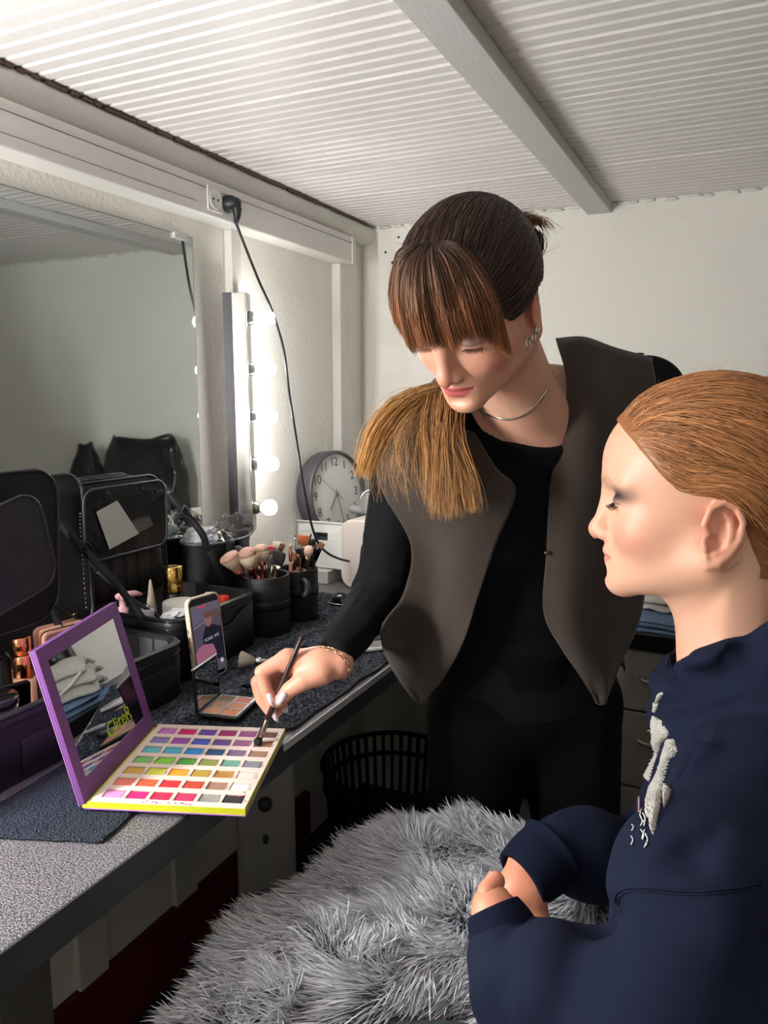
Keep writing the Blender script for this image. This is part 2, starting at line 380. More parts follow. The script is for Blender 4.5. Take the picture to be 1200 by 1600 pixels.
def lightbar(x, y, z0, z1, rot, label, zs, warm, m=None):
    t = thing('mirror_light_bar', label, 'lamp', (x, y, z0))
    t.rotation_euler = rot; H = z1-z0
    MB().box((-.055,-.026,0),(-.002,.014,H)).build('housing', M_CHR, t, bevel=.0015)
    MB().box((-.0555,-.0275,0),(-.034,-.0255,H)).build('side_plate', mat('dark_bar_side', S(62,58,66), .4), t)
    MB().box((-.002,-.03,0),(.0005,.022,H)).build('front_plate', M_CHR, t, bevel=.0005)
    for k, z in enumerate(zs): bulb(t, z, warm and k == len(zs)-1, m)
    return t
lightbar(.058, 1.590, 1.02, 1.592, (math.radians(1.3), 0, math.radians(24)), 'slim steel light bar with four white bulbs and one amber bulb beside the mirror', [.515,.396,.282,.167,.058], True)
lightbar(.07, .10, 1.02, 1.578, (0, 0, math.radians(12)), 'matching steel light bar at the near end of the mirror', [.515,.396,.282,.167,.058], False, mat('lit_near_bulb', (1,1,1), .4, emit=BULB_NEAR, ecol=(1,.985,.95)))
# ================================================================ HEADS
def head_sdf(p):
    """returns f(P) in head space: x forward from the ear canal, y left, z up from eye level"""
    def f(P):
        Y = np.abs(P[...,1:2]); Q = np.concatenate([P[...,0:1], Y, P[...,2:3]], -1)      # mirrored half
        d = ell(Q, (.010,0,.036), (.100,.0745,.086))
        d = smin(d, ell(Q, (.052,0,.038), (.0615,.060,.058)), .02)
        d = smin(d, ell(Q, (.045,0,-.030), (.058,.055,.062)), .03)
        d = smin(d, cap(Q, (.005,.052,-.052), (.086,.013,-.084), .017, .0145), .03)
        d = smin(d, ell(Q, (.064,.036,-.029), (.028,.023,.022)), .02)                     # cheek
        d = smin(d, ell(Q, (.080,0,-.058), (.030,.027,.030)), .018)                       # muzzle
        d = smin(d, ell(Q, (.0925,0,-.0895), (.0155,.0165,.0135)), .016)                  # chin
        d = smin(d, cap(Q, (.1035,.010,.0175), (.083,.046,.019), .008, .008), .014)         # brow ridge
        d = smax(d, -ell(Q, (.114,.031,.000), (.021,.0165,.0125)), .014)                  # socket
        d = smin(d, ell(Q, (.0855,.031,-.001), (.0145,.0150,.0138)), .004)                 # eye ball mound
        # nose
        nx, nz = p.get('nose', (.1205,-.0335))
        d = smin(d, cap(Q, (.1085,0,.006), (nx-.0045,0,nz+.009), .0076, .0080), .011)
        d = smin(d, sph(Q, (nx,0,nz), .0094), .008)
        d = smin(d, ell(Q, (nx-.0105,.0105,nz-.0035), (.0095,.0062,.0070)), .005)
        d = smin(d, cap(Q, (nx-.001,0,nz-.006), (.108,0,-.044), .0052, .005), .005)
        d = smax(d, -ell(Q, (nx-.006,.0062,nz-.0115), (.0062,.0031,.0036)), .003)
        # lips
        ul = chain(Q, [(.1085,0,-.0555),(.1060,.010,-.0560),(.0955,.0225,-.0602)], [.0052,.0050,.0020])
        ll = chain(Q, [(.1042,0,-.0672),(.1020,.010,-.0662),(.0945,.0215,-.0615)], [.0062,.0056,.0020])
        d = smin(d, ul, .0045); d = smin(d, ll, .0045)
        d = smax(d, -chain(Q, [(.1150,0,-.0612),(.1110,.010,-.0612),(.1010,.0235,-.0615)], [.0013,.0013,.0009]), .003)
        d = smax(d, -ell(Q, (.112,0,-.0785), (.007,.014,.0045)), .008)
        d = smax(d, -cap(Q, (.1170,0,-.047), (.1165,0,-.052), .0022), .004)
        # eyelid slit
        op = p.get('eye', 0)
        if op: d = smax(d, -ell(Q, (.1005,.0315,p.get('eyez',-.0015)), (.0065,.0125,op)), .0015)
        # ear
        e = Q-A_(-.001,.066,-.018)
        c_, s_ = math.cos(.42), math.sin(.42); e = np.stack([e[...,0]*c_+e[...,1]*s_, -e[...,0]*s_*1+e[...,1]*c_, e[...,2]], -1)
        hx = [(.006,.004,-.004),(.013,.006,.007),(.009,.008,.022),(-.002,.009,.0285),(-.014,.010,.024),(-.020,.010,.010),(-.018,.009,-.006),(-.010,.007,-.020),(-.001,.005,-.029),(.006,.003,-.031),(.0095,.002,-.024)]
        he = chain(e, hx, [.0022,.0028,.0030,.0031,.0032,.0031,.0029,.0029,.0048,.0045,.0030])
        an = chain(e, [(-.002,.006,.019),(-.010,.007,.012),(-.0115,.0075,-.002),(-.007,.006,-.014),(.001,.005,-.019)], [.0022,.0028,.0030,.0030,.0030])
        bs = ell(e, (-.003,.003,-.001), (.0165,.0028,.027))
        ea = smin(smin(he, bs, .004), an, .003)
        ea = smin(ea, cap(e, (.011,.004,-.010), (.010,.005,-.016), .0034, .003), .003)
        ea = smax(ea, -ell(e, (.0015,.008,-.0095), (.0085,.0065,.0085)), .003)
        ea = smin(ea, cap(e, (-.012,-.006,0), (-.012,.001,0), .007, .006), .004)
        d = smin(d, ea, .0045)
        return d
    return f
def skin_color(V, lip=S(186,92,92), shade=None, base=S(222,168,146), shk=1.0, brow=S(150,104,76), browk=.5, blush=.5):
    """make-up and natural skin colour by place on the head (own colour of the skin, not light)"""
    x, y, z = V[:,0], np.abs(V[:,1]), V[:,2]; c = np.tile(np.array(base), (len(V),1))
    def mix(c, col, m): m = np.clip(m, 0, 1)[:,None]; return c*(1-m)+np.array(col)*m
    bl = np.exp(-(((x-.072)/.025)**2+((y-.05)/.02)**2+((z+.032)/.020)**2)); c = mix(c, S(214,132,114), bl*blush)
    c = mix(c, S(218,130,108), np.exp(-(((x-.128)/.012)**2+(y/.014)**2+((z+.036)/.012)**2))*.45)
    m = np.exp(-(((x+.004)/.024)**2+((z+.015)/.032)**2))*(y > .064); c = mix(c, S(222,136,110), m*.6)
    lx = np.clip(y/.0235, 0, 1); zc = -.0612
    up = (1-lx**2)*.0082+.0004-(.0016*np.exp(-(y/.004)**2)); lo = (1-lx**2.2)*.0105+.0004
    ml = (x > .092)&(y < .0238)&(z < zc+up)&(z > zc-lo); c = mix(c, lip, ml*.85)
    bz = .0185+.005*np.clip((y-.012)/.022,0,1)-.012*np.clip((y-.036)/.02,0,1)**1.5
    th = .0034*(1-.6*np.clip((y-.03)/.025,0,1)); mb_ = np.clip(1.3-np.abs(z-bz)/th, 0, 1)*(y > .010)*(y < .055)*(x > .06)
    c = mix(c, brow, mb_*browk)
    if shade is not None:
        s_ = np.exp(-(((y-.042)/.0165)**4+((z-.0055-.22*(y-.034))/.0085)**2))*(x > .050); c = mix(c, shade, s_*shk*(z > -.004))
        c = mix(c, S(30,26,28), np.clip(1-np.abs(z+.0012)/.0016, 0, 1)*(y > .019)*(y < .046)*(x > .075)*.9)
    return c
def xf(V, R, t): return V @ np.asarray(R).T + np.asarray(t)
M_SKIN = mat('skin', (.8,.55,.45), .42, attr='Col', sss=.25, bump=.12, bscale=1400, bdist=.0004)
M_HAIR = mat('hair_strands', (.3,.15,.05), .38, attr='Col', spec=.55)
M_LASH = mat('lashes', S(22,18,18), .5)
M_EYE = mat('eye_white', S(225,220,216), .12, attr='Col')
def eyeballs(R, t, gaze, iris, par):
    for s in (1,-1):
        b = MB().lathe([(max(.0118*math.sin(a), 1e-5), .0118*math.cos(a)) for a in np.linspace(0, math.pi, 22)], 28)
        V = np.array(b.v); g = np.array(gaze, float); g /= np.linalg.norm(g)
        q = (Vector((0,0,1)).rotation_difference(Vector(g))).to_matrix(); V2 = V @ np.array(q).T
        r = np.hypot(V[:,0], V[:,1]); f = V[:,2] > 0
        col = np.tile(np.array(S(228,222,218)), (len(V),1)); col[(r < .0058)&f] = iris; col[(r < .0024)&f] = (.01,.01,.01)
        V2 = V2+np.array([.0868,.0312*s,-.001]); fs = [q_ for q_ in b.f if len(q_) == 4]
        rawmesh('eyeball', xf(V2, R, t), np.array(fs), M_EYE, par, col)
def lashes(R, t, par, n=34, down=.6, ln_=.010, z0=-.001, x0=.0995):
    P = []
    for s in (1,-1):
        for k in range(n):
            u = k/(n-1)*2-1; y = .0315+u*.0125; x = x0-.0055*u*u-.0035*max(u,0); z = z0-.0012*u*u
            L = ln_*(.7+.3*random.random())*(.8+.3*u); dx, dy = .75, .45*u+.1*random.uniform(-1,1)
            P.append([[x,s*y,z],[x+L*.45*dx,s*(y+L*.4*dy),z-L*.35*down],[x+L*.85*dx,s*(y+L*.8*dy),z-L*.5*down],[x+L*1.15*dx,s*(y+L*dy),z-L*.35*down]])
    P = xf(np.array(P).reshape(-1,3), R, t).reshape(-1,4,3)
    return strands('eyelashes', P, .00032, np.full((len(P),4,3), .01), M_LASH, par, wprof=np.array([1,.9,.6,.2]))
# head poses fitted to the photograph
RM = np.array([[-0.99939,-0.0349,0],[0.0349,-0.99939,0],[0,0,1.]]); TM = np.array([1.140,.835,1.245])
RA = np.array([[-0.1657,0.984,-0.0654],[-0.7874,-0.1719,-0.592],[-0.5938,-0.0466,0.8033]]); TA = np.array([.8384,.9737,1.4711])
model_p = thing('person', 'seated person with slicked back ginger hair in a navy hoodie, seen in profile', 'person', (1.12,.83,0))
artist = thing('person', 'standing person leaning over the worktop in a brown vest, holding a thin brush', 'person', (.85,1.3,0))
def W(o): return np.array(o.location)
def build_head(name, R, t, par, p, skin, h=.0017):
    f = head_sdf(p); nk = p['neck']
    Ri = np.asarray(R); t = np.asarray(t)
    def g(P):
        d = f(P)
        for a, b, ra, rb, k in nk: d = smin(d, cap(P, a, b, ra, rb), k)
        return d
    lo, hi = p['box']; V, F = nets(g, lo, hi, h)
    C_ = skin(V); Vw = xf(V, R, t)-W(par)
    return rawmesh(name, Vw, F, M_SKIN, par, C_), g
# children hold coordinates relative to the person empty
def PW(par): return np.array(par.location)
mp = dict(eye=.0026, eyez=-.003, nose=(.1205,-.0345), box=((-.125,-.105,-.26),(.145,.105,.135)),
          neck=[((-.012,0,-.05),(-.030,0,-.17),.051,.052,.03),((-.030,0,-.17),(-.04,0,-.25),.052,.075,.03),((.02,0,-.085),(.0,0,-.16),.020,.02,.03)])
hm, gm = build_head('body', RM, TM, model_p, mp, lambda V: skin_color(V, lip=S(205,128,122), shade=S(40,42,52), shk=1.0, base=S(226,176,150), brow=S(176,120,84), browk=.55, blush=.55))
eyeballs(RM, TM-PW(model_p), (1,0,-.25), S(96,110,120), model_p)
lashes(RM, TM-PW(model_p), model_p, down=.9, z0=-.0015, ln_=.011)
ap = dict(eye=0, nose=(.1215,-.0355), box=((-.125,-.105,-.20),(.145,.105,.135)),
          neck=[((-.012,0,-.05),(-.035,.0,-.16),.052,.054,.03)])
ha, ga = build_head('head', RA, TA, artist, ap, lambda V: skin_color(V, lip=S(178,72,84), shade=S(120,120,124), shk=.55, base=S(218,164,140), brow=S(92,62,48), browk=.7, blush=.7))
lashes(RA, TA-PW(artist), artist, down=.9, z0=-.006, ln_=.011, x0=.0985)
# ---------------------------------------------------------------- hair
def scalp(P):
    d = ell(P, (.010,0,.036), (.100,.0745,.086)); return smin(smin(d, ell(P, (.052,0,.038), (.0615,.060,.058)), .02), cap(P, (-.012,0,-.05), (-.030,0,-.17), .051, .052), .03)
HC = np.array([.01,0,.02])
def radius(D):
    lo = np.full(len(D), .03); hi = np.full(len(D), .25)
    for _ in range(16):
        m = (lo+hi)/2; i = scalp(HC+D*m[:,None]) < 0; lo = np.where(i, m, lo); hi = np.where(i, hi, m)
    return (lo+hi)/2
def onscalp(P, lift):
    D = P-HC; D /= np.linalg.norm(D, axis=-1, keepdims=True); sh = D.shape[:-1]; r = radius(D.reshape(-1,3)).reshape(sh)
    return HC+D*(r+lift)[...,None]
def fib(n):
    k = np.arange(n)+.5; z = 1-2*k/n; t = k*2.399963; r = np.sqrt(1-z*z); return np.stack([r*np.cos(t), r*np.sin(t), z], 1)
def haircap(name, R, t, par, reg, off, col, h=.0025):
    f = lambda P: smax(scalp(P)-off, reg(P), .006)
    V, F = nets(f, (-.115,-.095,-.14), (.135,.095,.135), h); c = np.tile(col, (len(V),1))
    c = c*(1+.25*vnoise(V*np.array([1,3,1]), 160, 2))[:,None]
    return rawmesh(name, xf(V, R, t)-W(par), F, M_HAIR, par, c)
def slick(name, R, t, par, reg, B, n, K, c0, c1, wd, lifts, jitter=.003, spread=.012, sag=0, ear=1.0):
    D = fib(n*2); r = radius(D); P0 = HC+D*r[:,None]; m = reg(P0.astype(np.float32)) < .0005; P0 = P0[m]; n = len(P0)
    s = np.linspace(0, 1, K)[None,:,None]; Bt = np.array(B)+rng.normal(size=(n,3))*spread
    P = P0[:,None]*(1-s)+Bt[:,None]*s; l = rng.uniform(*lifts, n)[:,None]*np.minimum(1, s[...,0]*5+.15)
    w_ = vnoise(P0[:,None]*np.ones((1,K,1))+s*.05, 60, 5)*jitter; P[...,2] += w_-sag*np.sin(s[...,0]*math.pi); P[...,1] += vnoise(P0[:,None]+s*.04, 75, 8)*jitter; P[...,2] += .065*np.sin(s[...,0]*math.pi)*(np.exp(-(P0[:,1]/.045)**2)*np.clip((P0[:,2]-.03)/.03, 0, 1))[:,None]
    P[...,2] += .017*np.exp(-((P[...,0]+.004)/.024)**2)*np.clip((.034-P[...,2])/.03, 0, 1)*(np.abs(P[...,1]) > .02)*ear
    Q = onscalp(P, l); v = rng.uniform(.55, 1.5, (n,1,1)); cl = 1+.35*vnoise(P0*np.array([1,2,2]), 90, 4)[:,None,None]
    C_ = (np.array(c0)*(1-s)+np.array(c1)*s)*v*cl; wp = np.interp(np.linspace(0,1,K), [0,.08,.8,1], [.3,1,1,.5])
    return strands(name, xf(Q.reshape(-1,3), R, t).reshape(n,K,3)-W(par), wd, C_, M_HAIR, par, wprof=wp)
# ginger hair, slicked back to a low knot
hz = [-.30,-.055,-.03,-.012,.010,.014,.018,.034,.063,.079,.088]; hx = [-.040,-.034,-.028,-.024,-.022,.016,.034,.050,.079,.099,.14]
def regM(P): return P[...,0]-np.interp(P[...,2], hz, hx).astype(np.float32)
regMc = lambda P: np.maximum(regM(P), -P[...,2]-.066)
haircap('hair', RM, TM, model_p, regMc, .0035, np.array(S(150,98,60)))
BM = (-.100,0,-.045)
slick('hair_strands', RM, TM, model_p, regMc, BM, 9000, 15, S(190,132,86), S(134,84,50), .00042, (.003,.0085))
kn = MB(); 
for k in range(5):
    a = k*1.25; kn.tube(catmull([(0,0,0),(.012*math.cos(a),.02*math.sin(a),.012),(-.012,.03*math.cos(a+1),.02*math.sin(a)),(-.02,0,-.02),(0,.01,-.01)], 24), .011, 8)
kb = kn.build('hair_knot', mat('ginger_knot', S(128,80,44), .4, bump=.6, bscale=300), model_p); kb.location = Vector(RM @ np.array([-.112,0,-.05])+TM-W(model_p))
def flyaways(name, R, t, par, n, zone, c, L=.03, lift=.012, wd=.00018):
    P0 = zone(n); K = 7; s = np.linspace(0,1,K)[None,:,None]; d = rng.normal(size=(n,1,3))*np.array([.15,.5,.3])+np.array([-.8,0,.3])
    b = rng.normal(size=(n,1,3))*.35; Ls = L*rng.uniform(.4,1.3,(n,1,1)); P = P0[:,None]+d*s*Ls+b*s*s*Ls
    D = P-HC; r0 = np.linalg.norm(D, axis=2, keepdims=True); rr = radius((D/r0).reshape(-1,3)).reshape(n,K,1)
    P = HC+D/r0*np.maximum(r0, rr+.002+lift*s*rng.uniform(.2,1.,(n,1,1)))
    return strands(name, xf(P.reshape(-1,3), R, t).reshape(n,K,3)-W(par), wd, np.tile(np.array(c), (n,K,1)), M_HAIR, par, wprof=np.linspace(1,.3,K))
def zM(n):
    z = rng.uniform(.100,.122,n); x = np.interp(z, hz, hx)-rng.uniform(.03,.07,n)-np.where(z > .085, rng.uniform(.02,.12,n), 0); P = np.stack([x, rng.uniform(-.07,.07,n)*1., z], 1)
    return onscalp(P, np.full(n,.004))
flyaways('stray_hairs', RM, TM, model_p, 70, zM, S(200,150,104), L=.022, wd=.00013)
# ---- dark brown hair of the standing person
def regA(P):
    xh = np.interp(P[...,2], [-.3,-.03,-.014,-.006,.000,.02,.05,.075,.09,.1], [-.05,-.03,-.022,-.014,.050,.070,.080,.088,.10,.15]).astype(np.float32)
    return np.maximum(P[...,0]-xh, -P[...,2]-.055)
haircap('hair', RA, TA, artist, regA, .004, np.array(S(56,41,36)))
BA = (-.108,.008,.030)
slick('hair_strands', RA, TA, artist, regA, BA, 9000, 15, S(70,50,43), S(78,55,44), .0005, (.004,.012), jitter=.004)
# fringe
def fringe():
    n = 2600; K = 13; u = rng.uniform(-1,1,n); u = np.sign(u)*np.abs(u)**.9; r0 = np.stack([.070+.012*rng.random(n), u*.022, .116-.012*rng.random(n)], 1)
    side = np.clip((np.abs(u)-.55)/.45, 0, 1); ye = u*.070; ze = .014+.004*np.cos(u*9)+np.abs(rng.normal(size=n))*.007-side**1.5*.048; xe = .128-.62*np.abs(ye)**1.25*2.0-.022*side
    P = []
    for s in np.linspace(0, 1, K):
        out = .020*math.sin(min(s*1.15,1)*math.pi*.62)
        y = r0[:,1]*(1-s)+ye*s+np.sign(u)*np.sin(s*math.pi)*.012*np.abs(u); a = s*math.pi/2
        x = r0[:,0]+(xe-r0[:,0]+.010)*math.sin(a)**.9; z = ze+(r0[:,2]-ze)*math.cos(a)**.85+.004*math.sin(a*2)
        x = x+.004*np.sin(u*14+1)*s
        P.append(np.stack([x, y, z], 1))
    P = np.stack(P, 1); D = P-HC; r = np.linalg.norm(D, axis=2, keepdims=True); rr = radius((D/r).reshape(-1,3)).reshape(n,K,1)
    P = HC+D/r*np.maximum(r, rr+.005+rng.uniform(0,.008,(n,1,1)))
    P += rng.normal(size=(n,1,3))*.0012; P[:,-3:,0] += (rng.normal(size=(n,1))*.0015)
    s = np.linspace(0,1,K)[None,:,None]; v = rng.uniform(.6,1.4,(n,1,1))*(1+.35*np.sin(u*22))[:,None,None]
    tip = np.array(S(150,100,66)); C_ = (np.array(S(60,43,37))*(1-s**1.3)+tip*s**1.3)*v
    wp = np.interp(np.linspace(0,1,K), [0,.1,.8,1], [.5,1,.8,.25])
    return strands('fringe', xf(P.reshape(-1,3), RA, TA).reshape(n,K,3)-W(artist), .00055, C_, M_HAIR, artist, wprof=wp)
fringe()
def clump(name, guides, n, wd, c0, c1, rad, par=artist, K=16, mess=.004):
    """guides: list of guide curves (list of points); strands interpolate between neighbouring guides"""
    G = np.array([catmull(g, K) for g in guides]); m = len(G); u = rng.uniform(0, m-1-1e-6, n); i = u.astype(int); f = (u-i)[:,None,None]
    if m == 1: base = np.repeat(G, n, 0)
    else: base = G[i]*(1-f)+G[i+1]*f
    s = np.linspace(0,1,K)[None,:,None]; rr = np.interp(s[0,:,0], np.linspace(0,1,len(rad)), rad)[None,:,None]
    o = rng.normal(size=(n,1,3))*rr*np.array([1,1,.25]); w_ = np.stack([vnoise(base*1.0+o*9, 14, k+3) for k in range(3)], -1)*mess*s*2
    L = rng.uniform(.86,1.0,(n,1,1)); P = base+o+w_; Kt = np.linspace(0,1,K)
    idx = L[:,0]*Kt[None]*(K-1); a = np.clip(idx.astype(int), 0, K-2); fr = (idx-a)[...,None]; ar = np.arange(n)[:,None]; P = P[ar,a]*(1-fr)+P[ar,a+1]*fr
    v = rng.uniform(.55,1.4,(n,1,1))*(1+.55*vnoise(np.repeat(u[:,None],3,1), 9, 7))[:,None,None]; C_ = (np.array(c0)*(1-s**1.3)+np.array(c1)*s**1.3)*v
    return strands(name, P-W(par), wd, C_, M_HAIR, par, wprof=np.interp(Kt, [0,.85,1], [1,.8,.3]))
hb = lambda q: RA @ np.array(q)+TA
tie = hb((-.118,.01,.03)); s0 = [tie, hb((-.15,-.01,-.01)), hb((-.11,-.06,-.07)), at(745,575,1.17), at(705,600,1.13)]
G1 = [s0+[at(672+dx*.35,668,1.095), at(662+dx*.75,735,1.075), at(655+dx,812-abs(dx-40)*.25,1.07)] for dx in (20,38,54,70,88)]
clump('ponytail', G1, 2600, .00055, S(74,52,38), S(190,138,84), [.010,.012,.012,.010,.007,.007], mess=.004)
G2 = [s0+[at(640,612+dy,1.12), at(592+dy*.5,655+dy,1.10), at(568+dy*1.0,705+dy*.6,1.08), at(556+dy*1.2,748+dy*.4,1.07)] for dy in (0,8,18)]
clump('ponytail_outer_lock', G2, 620, .0005, S(84,60,42), S(214,162,98), [.010,.012,.010,.008,.005,.003], mess=.003)
G3 = [s0+[at(655,630,1.11), at(618+dx,680,1.09), at(608+dx*1.4,735,1.075), at(612+dx*1.8,785+dx*.4,1.07)] for dx in (-8,8,30)]
clump('ponytail_wisps', G3, 110, .0004, S(84,60,42), S(206,154,92), [.010,.012,.010,.008,.010,.012], mess=.012)
spr = [[tie, tie+np.array([.012*k,.0,.016]), tie+np.array([.022+.010*k,-.01,.012-.010*k])] for k in (-1,0,1,2)]
clump('short_ends_at_tie', spr, 260, .0004, S(70,46,34), S(150,100,62), [.006,.006,.009], K=7, mess=.004)
tb = MB(); tb.lathe([(.010,-.006),(.015,-.003),(.015,.003),(.010,.006)], 16, M=(Matrix(RA.tolist()).to_4x4() @ Matrix.Rotation(math.pi/2,4,'Y')))
o = tb.build('hair_tie', mat('hair_tie', S(30,26,28), .7), artist); o.location = Vector(hb((-.112,.009,.03))-W(artist))
def zA(n):
    D = fib(n*3); P = HC+D*radius(D)[:,None]; P = P[regA(P.astype(np.float32)) < 0]; P = P[P[:,2] > -.02]; return onscalp(P[rng.permutation(len(P))[:n]], np.full(min(n,len(P)),.008))[:n]
zz = zA(160); flyaways('stray_hairs', RA, TA, artist, len(zz), lambda n: zz, S(92,64,46), L=.02, lift=.010)
# ================================================================ CLOTHES AND BODIES
def raycast(f, px, py, d0=.4, d1=1.8):
    """distance from the camera along the measured direction to the surface f"""
    d = d0
    for _ in range(90):
        v = float(f(at(px,py,d).astype(np.float32)[None])[0])
        if v < .0006: return d
        d += max(v*.7, .0006)
        if d > d1: return None
    return d
def folds(P, specs):
    """specs: (direction, frequency, amplitude, seed, centre, reach)"""
    o = 0
    for dr, fr, am, sd, c, rc in specs:
        dr = np.array(dr, float); dr /= np.linalg.norm(dr); q = P-P@dr[:,None]*dr*.82
        m = np.exp(-(((P-np.array(c))**2).sum(-1)/(rc*rc))) if c is not None else 1
        o = o+am*m*(1-np.abs(vnoise(q, fr, sd))*2)
    return o
M_HOOD = mat('navy_sweatshirt_fleece', S(17,23,44), .9, bump=.25, bscale=1500, bdist=.0004, var=.06, vscale=30, spec=.2)
M_RIB = mat('navy_rib_knit', S(14,19,38), .9, bump=.3, bscale=900, bdist=.0005, spec=.15)
# ---- seated person: hoodie
L_ = np.linalg.norm
lsh = (1.185,.700,1.005); larm = [lsh, tuple(at(1100,1400,.59)), tuple(at(1035,1650,.54))]
lfor = [tuple(at(1035,1670,.54)), tuple(at(905,1602,.585)), tuple(at(820,1532,.625)), tuple(at(796,1486,.643))]
rfor = [(1.17,.985,.99), tuple(at(1025,1365,.94)), tuple(at(915,1332,.90)), tuple(at(872,1326,.88))]
def hoodie_raw(P):
    d = cap(P, (1.228,.845,.945), (1.238,.86,.56), .172, .178, (1,0,0), .70)
    d = smin(d, cap(P, (1.205,.715,1.0), (1.205,.975,1.0), .066, .066), .06)
    d = smin(d, cap(P, (1.17,.845,1.03), (1.175,.85,1.12), .085, .070), .05)
    la = chain(P, larm, [.070,.066,.062], .02); la = smin(la, chain(P, lfor, [.058,.050,.048,.030], .03), .03)
    ra = chain(P, rfor, [.062,.056,.046,.036], .03)
    d = smin(d, la, .022); d = smin(d, ra, .03); return d
hfold = [((.3,.2,1),15,.0030,1,None,1),((1,.3,.2),34,.0016,3,None,1),((-.4,.5,.5),16,.006,5,(1.05,.62,.9),.12),((.3,-.6,.5),22,.006,8,tuple(at(850,1530,.6)),.09)]
def hood_ring(P):
    # hood lying round the neck: two stacked soft rolls, low in front, high at the back
    c1 = []; c2 = []; r1 = []
    for k in range(19):
        a = 2*math.pi*k/18; ca, sa = math.cos(a), math.sin(a)       # a=0 points back (+X)
        c1.append((1.186+.086*ca, .845+.080*sa, 1.112+.064*ca)); c2.append((1.216+.108*ca, .848+.114*sa, 1.072+.058*ca)); r1.append(.020+.012*(ca > -.5)*(.5+.5*ca))
    d = chain(P, c1, r1, .004); return smin(d, chain(P, c2, [r+.009 for r in r1], .004), .003)
def hoodie0(P):
    d = hoodie_raw(P); d = d+folds(P, hfold)*(np.abs(d) < .05)
    # neck opening
    d = smax(d, -cap(P, (1.168,.842,1.06), (1.155,.842,1.2), .062, .070), .01)
    d = smin(d, hood_ring(P), .003)
    d = smax(d, -cap(P, (1.165,.842,1.045), (1.150,.842,1.25), .058, .075), .006)
    d = smax(d, .52-P[...,2], .01); return d
creases = []
for pts_ in ([(1100,1146),(1086,1172),(1066,1206)], [(1048,1052),(1075,1066),(1110,1064),(1160,1046),(1195,1034)], [(1062,1012),(1090,985),(1130,966),(1195,950)], [(1010,1196),(994,1226),(986,1250)], [(1120,1300),(1080,1330),(1030,1352)], [(905,1452),(940,1444),(968,1428)], [(1135,1026),(1165,1016),(1195,1008)]):
    cr_ = []
    for x, y in pts_:
        h_ = raycast(hoodie0, x, y, .4, 1.3)
        if h_: cr_.append(at(x, y, h_-.001))
    if len(cr_) > 1: creases.append(cr_)
ridges = []
for pts_, r_, dp in (([(878,1470),(862,1510),(862,1560),(884,1610)], .034, .022), ([(1062,1046),(1105,1044),(1150,1030),(1198,1014)], .020, .012), ([(1120,1150),(1100,1185),(1075,1225)], .018, .011), ([(820,1318),(850,1350),(872,1378)], .012, .008), ([(1160,1410),(1120,1450),(1060,1480)], .026, .018)):
    cr_ = []
    for x, y in pts_:
        h_ = raycast(hoodie0, x, y, .4, 1.3)
        if h_: cr_.append(at(x, y, h_+dp))
    if len(cr_) > 1: ridges.append((cr_, r_))
def hoodie(P):
    d = hoodie0(P)
    for cr_, r_ in ridges: d = smin(d, chain(P, cr_, [r_*.35]+[r_]*(len(cr_)-2)+[r_*.35]), .008)
    for cr_ in creases: d = smax(d, -chain(P, cr_, [.003]+[.0125]*(len(cr_)-2)+[.003]), .012)
    return d
V, F = nets(hoodie, (.90,.40,.50), (1.46,1.10,1.22), .0042)
hoo = rawmesh('hoodie', V-W(model_p), F, M_HOOD, model_p)
def cuff(name, a, b, ra, rb, par, m, n=56):
    a = np.array(a); b = np.array(b); t = (b-a)/L_(b-a); x = np.cross(t, [0,0,1.]); x /= L_(x); y = np.cross(t, x); P = []
    for k, s in enumerate(np.linspace(0, 1, 9)):
        r = ra+(rb-ra)*s; r = r+(.004 if k in (0,) else 0); prof = math.sin(s*math.pi)*.002
        P.append([a+(b-a)*s+(x*math.cos(q)+y*math.sin(q))*(r+prof+(.0008 if i % 2 else 0)) for i, q in enumerate(np.linspace(0, 2*math.pi, n+1))])
    P.append([a+(b-a)*1.0+(x*math.cos(q)+y*math.sin(q))*(rb-.005) for q in np.linspace(0, 2*math.pi, n+1)])
    P.append([a+(b-a)*.6+(x*math.cos(q)+y*math.sin(q))*(rb-.007) for q in np.linspace(0, 2*math.pi, n+1)])
    return MB().grid(np.array(P)-W(par)).build(name, m, par)
cuff('cuff', at(862,1332,.876), at(814,1374,.855), .0375, .0330, model_p, M_RIB)
cuff('cuff', at(796,1482,.643), at(770,1418,.66), .0300, .0225, model_p, M_RIB)
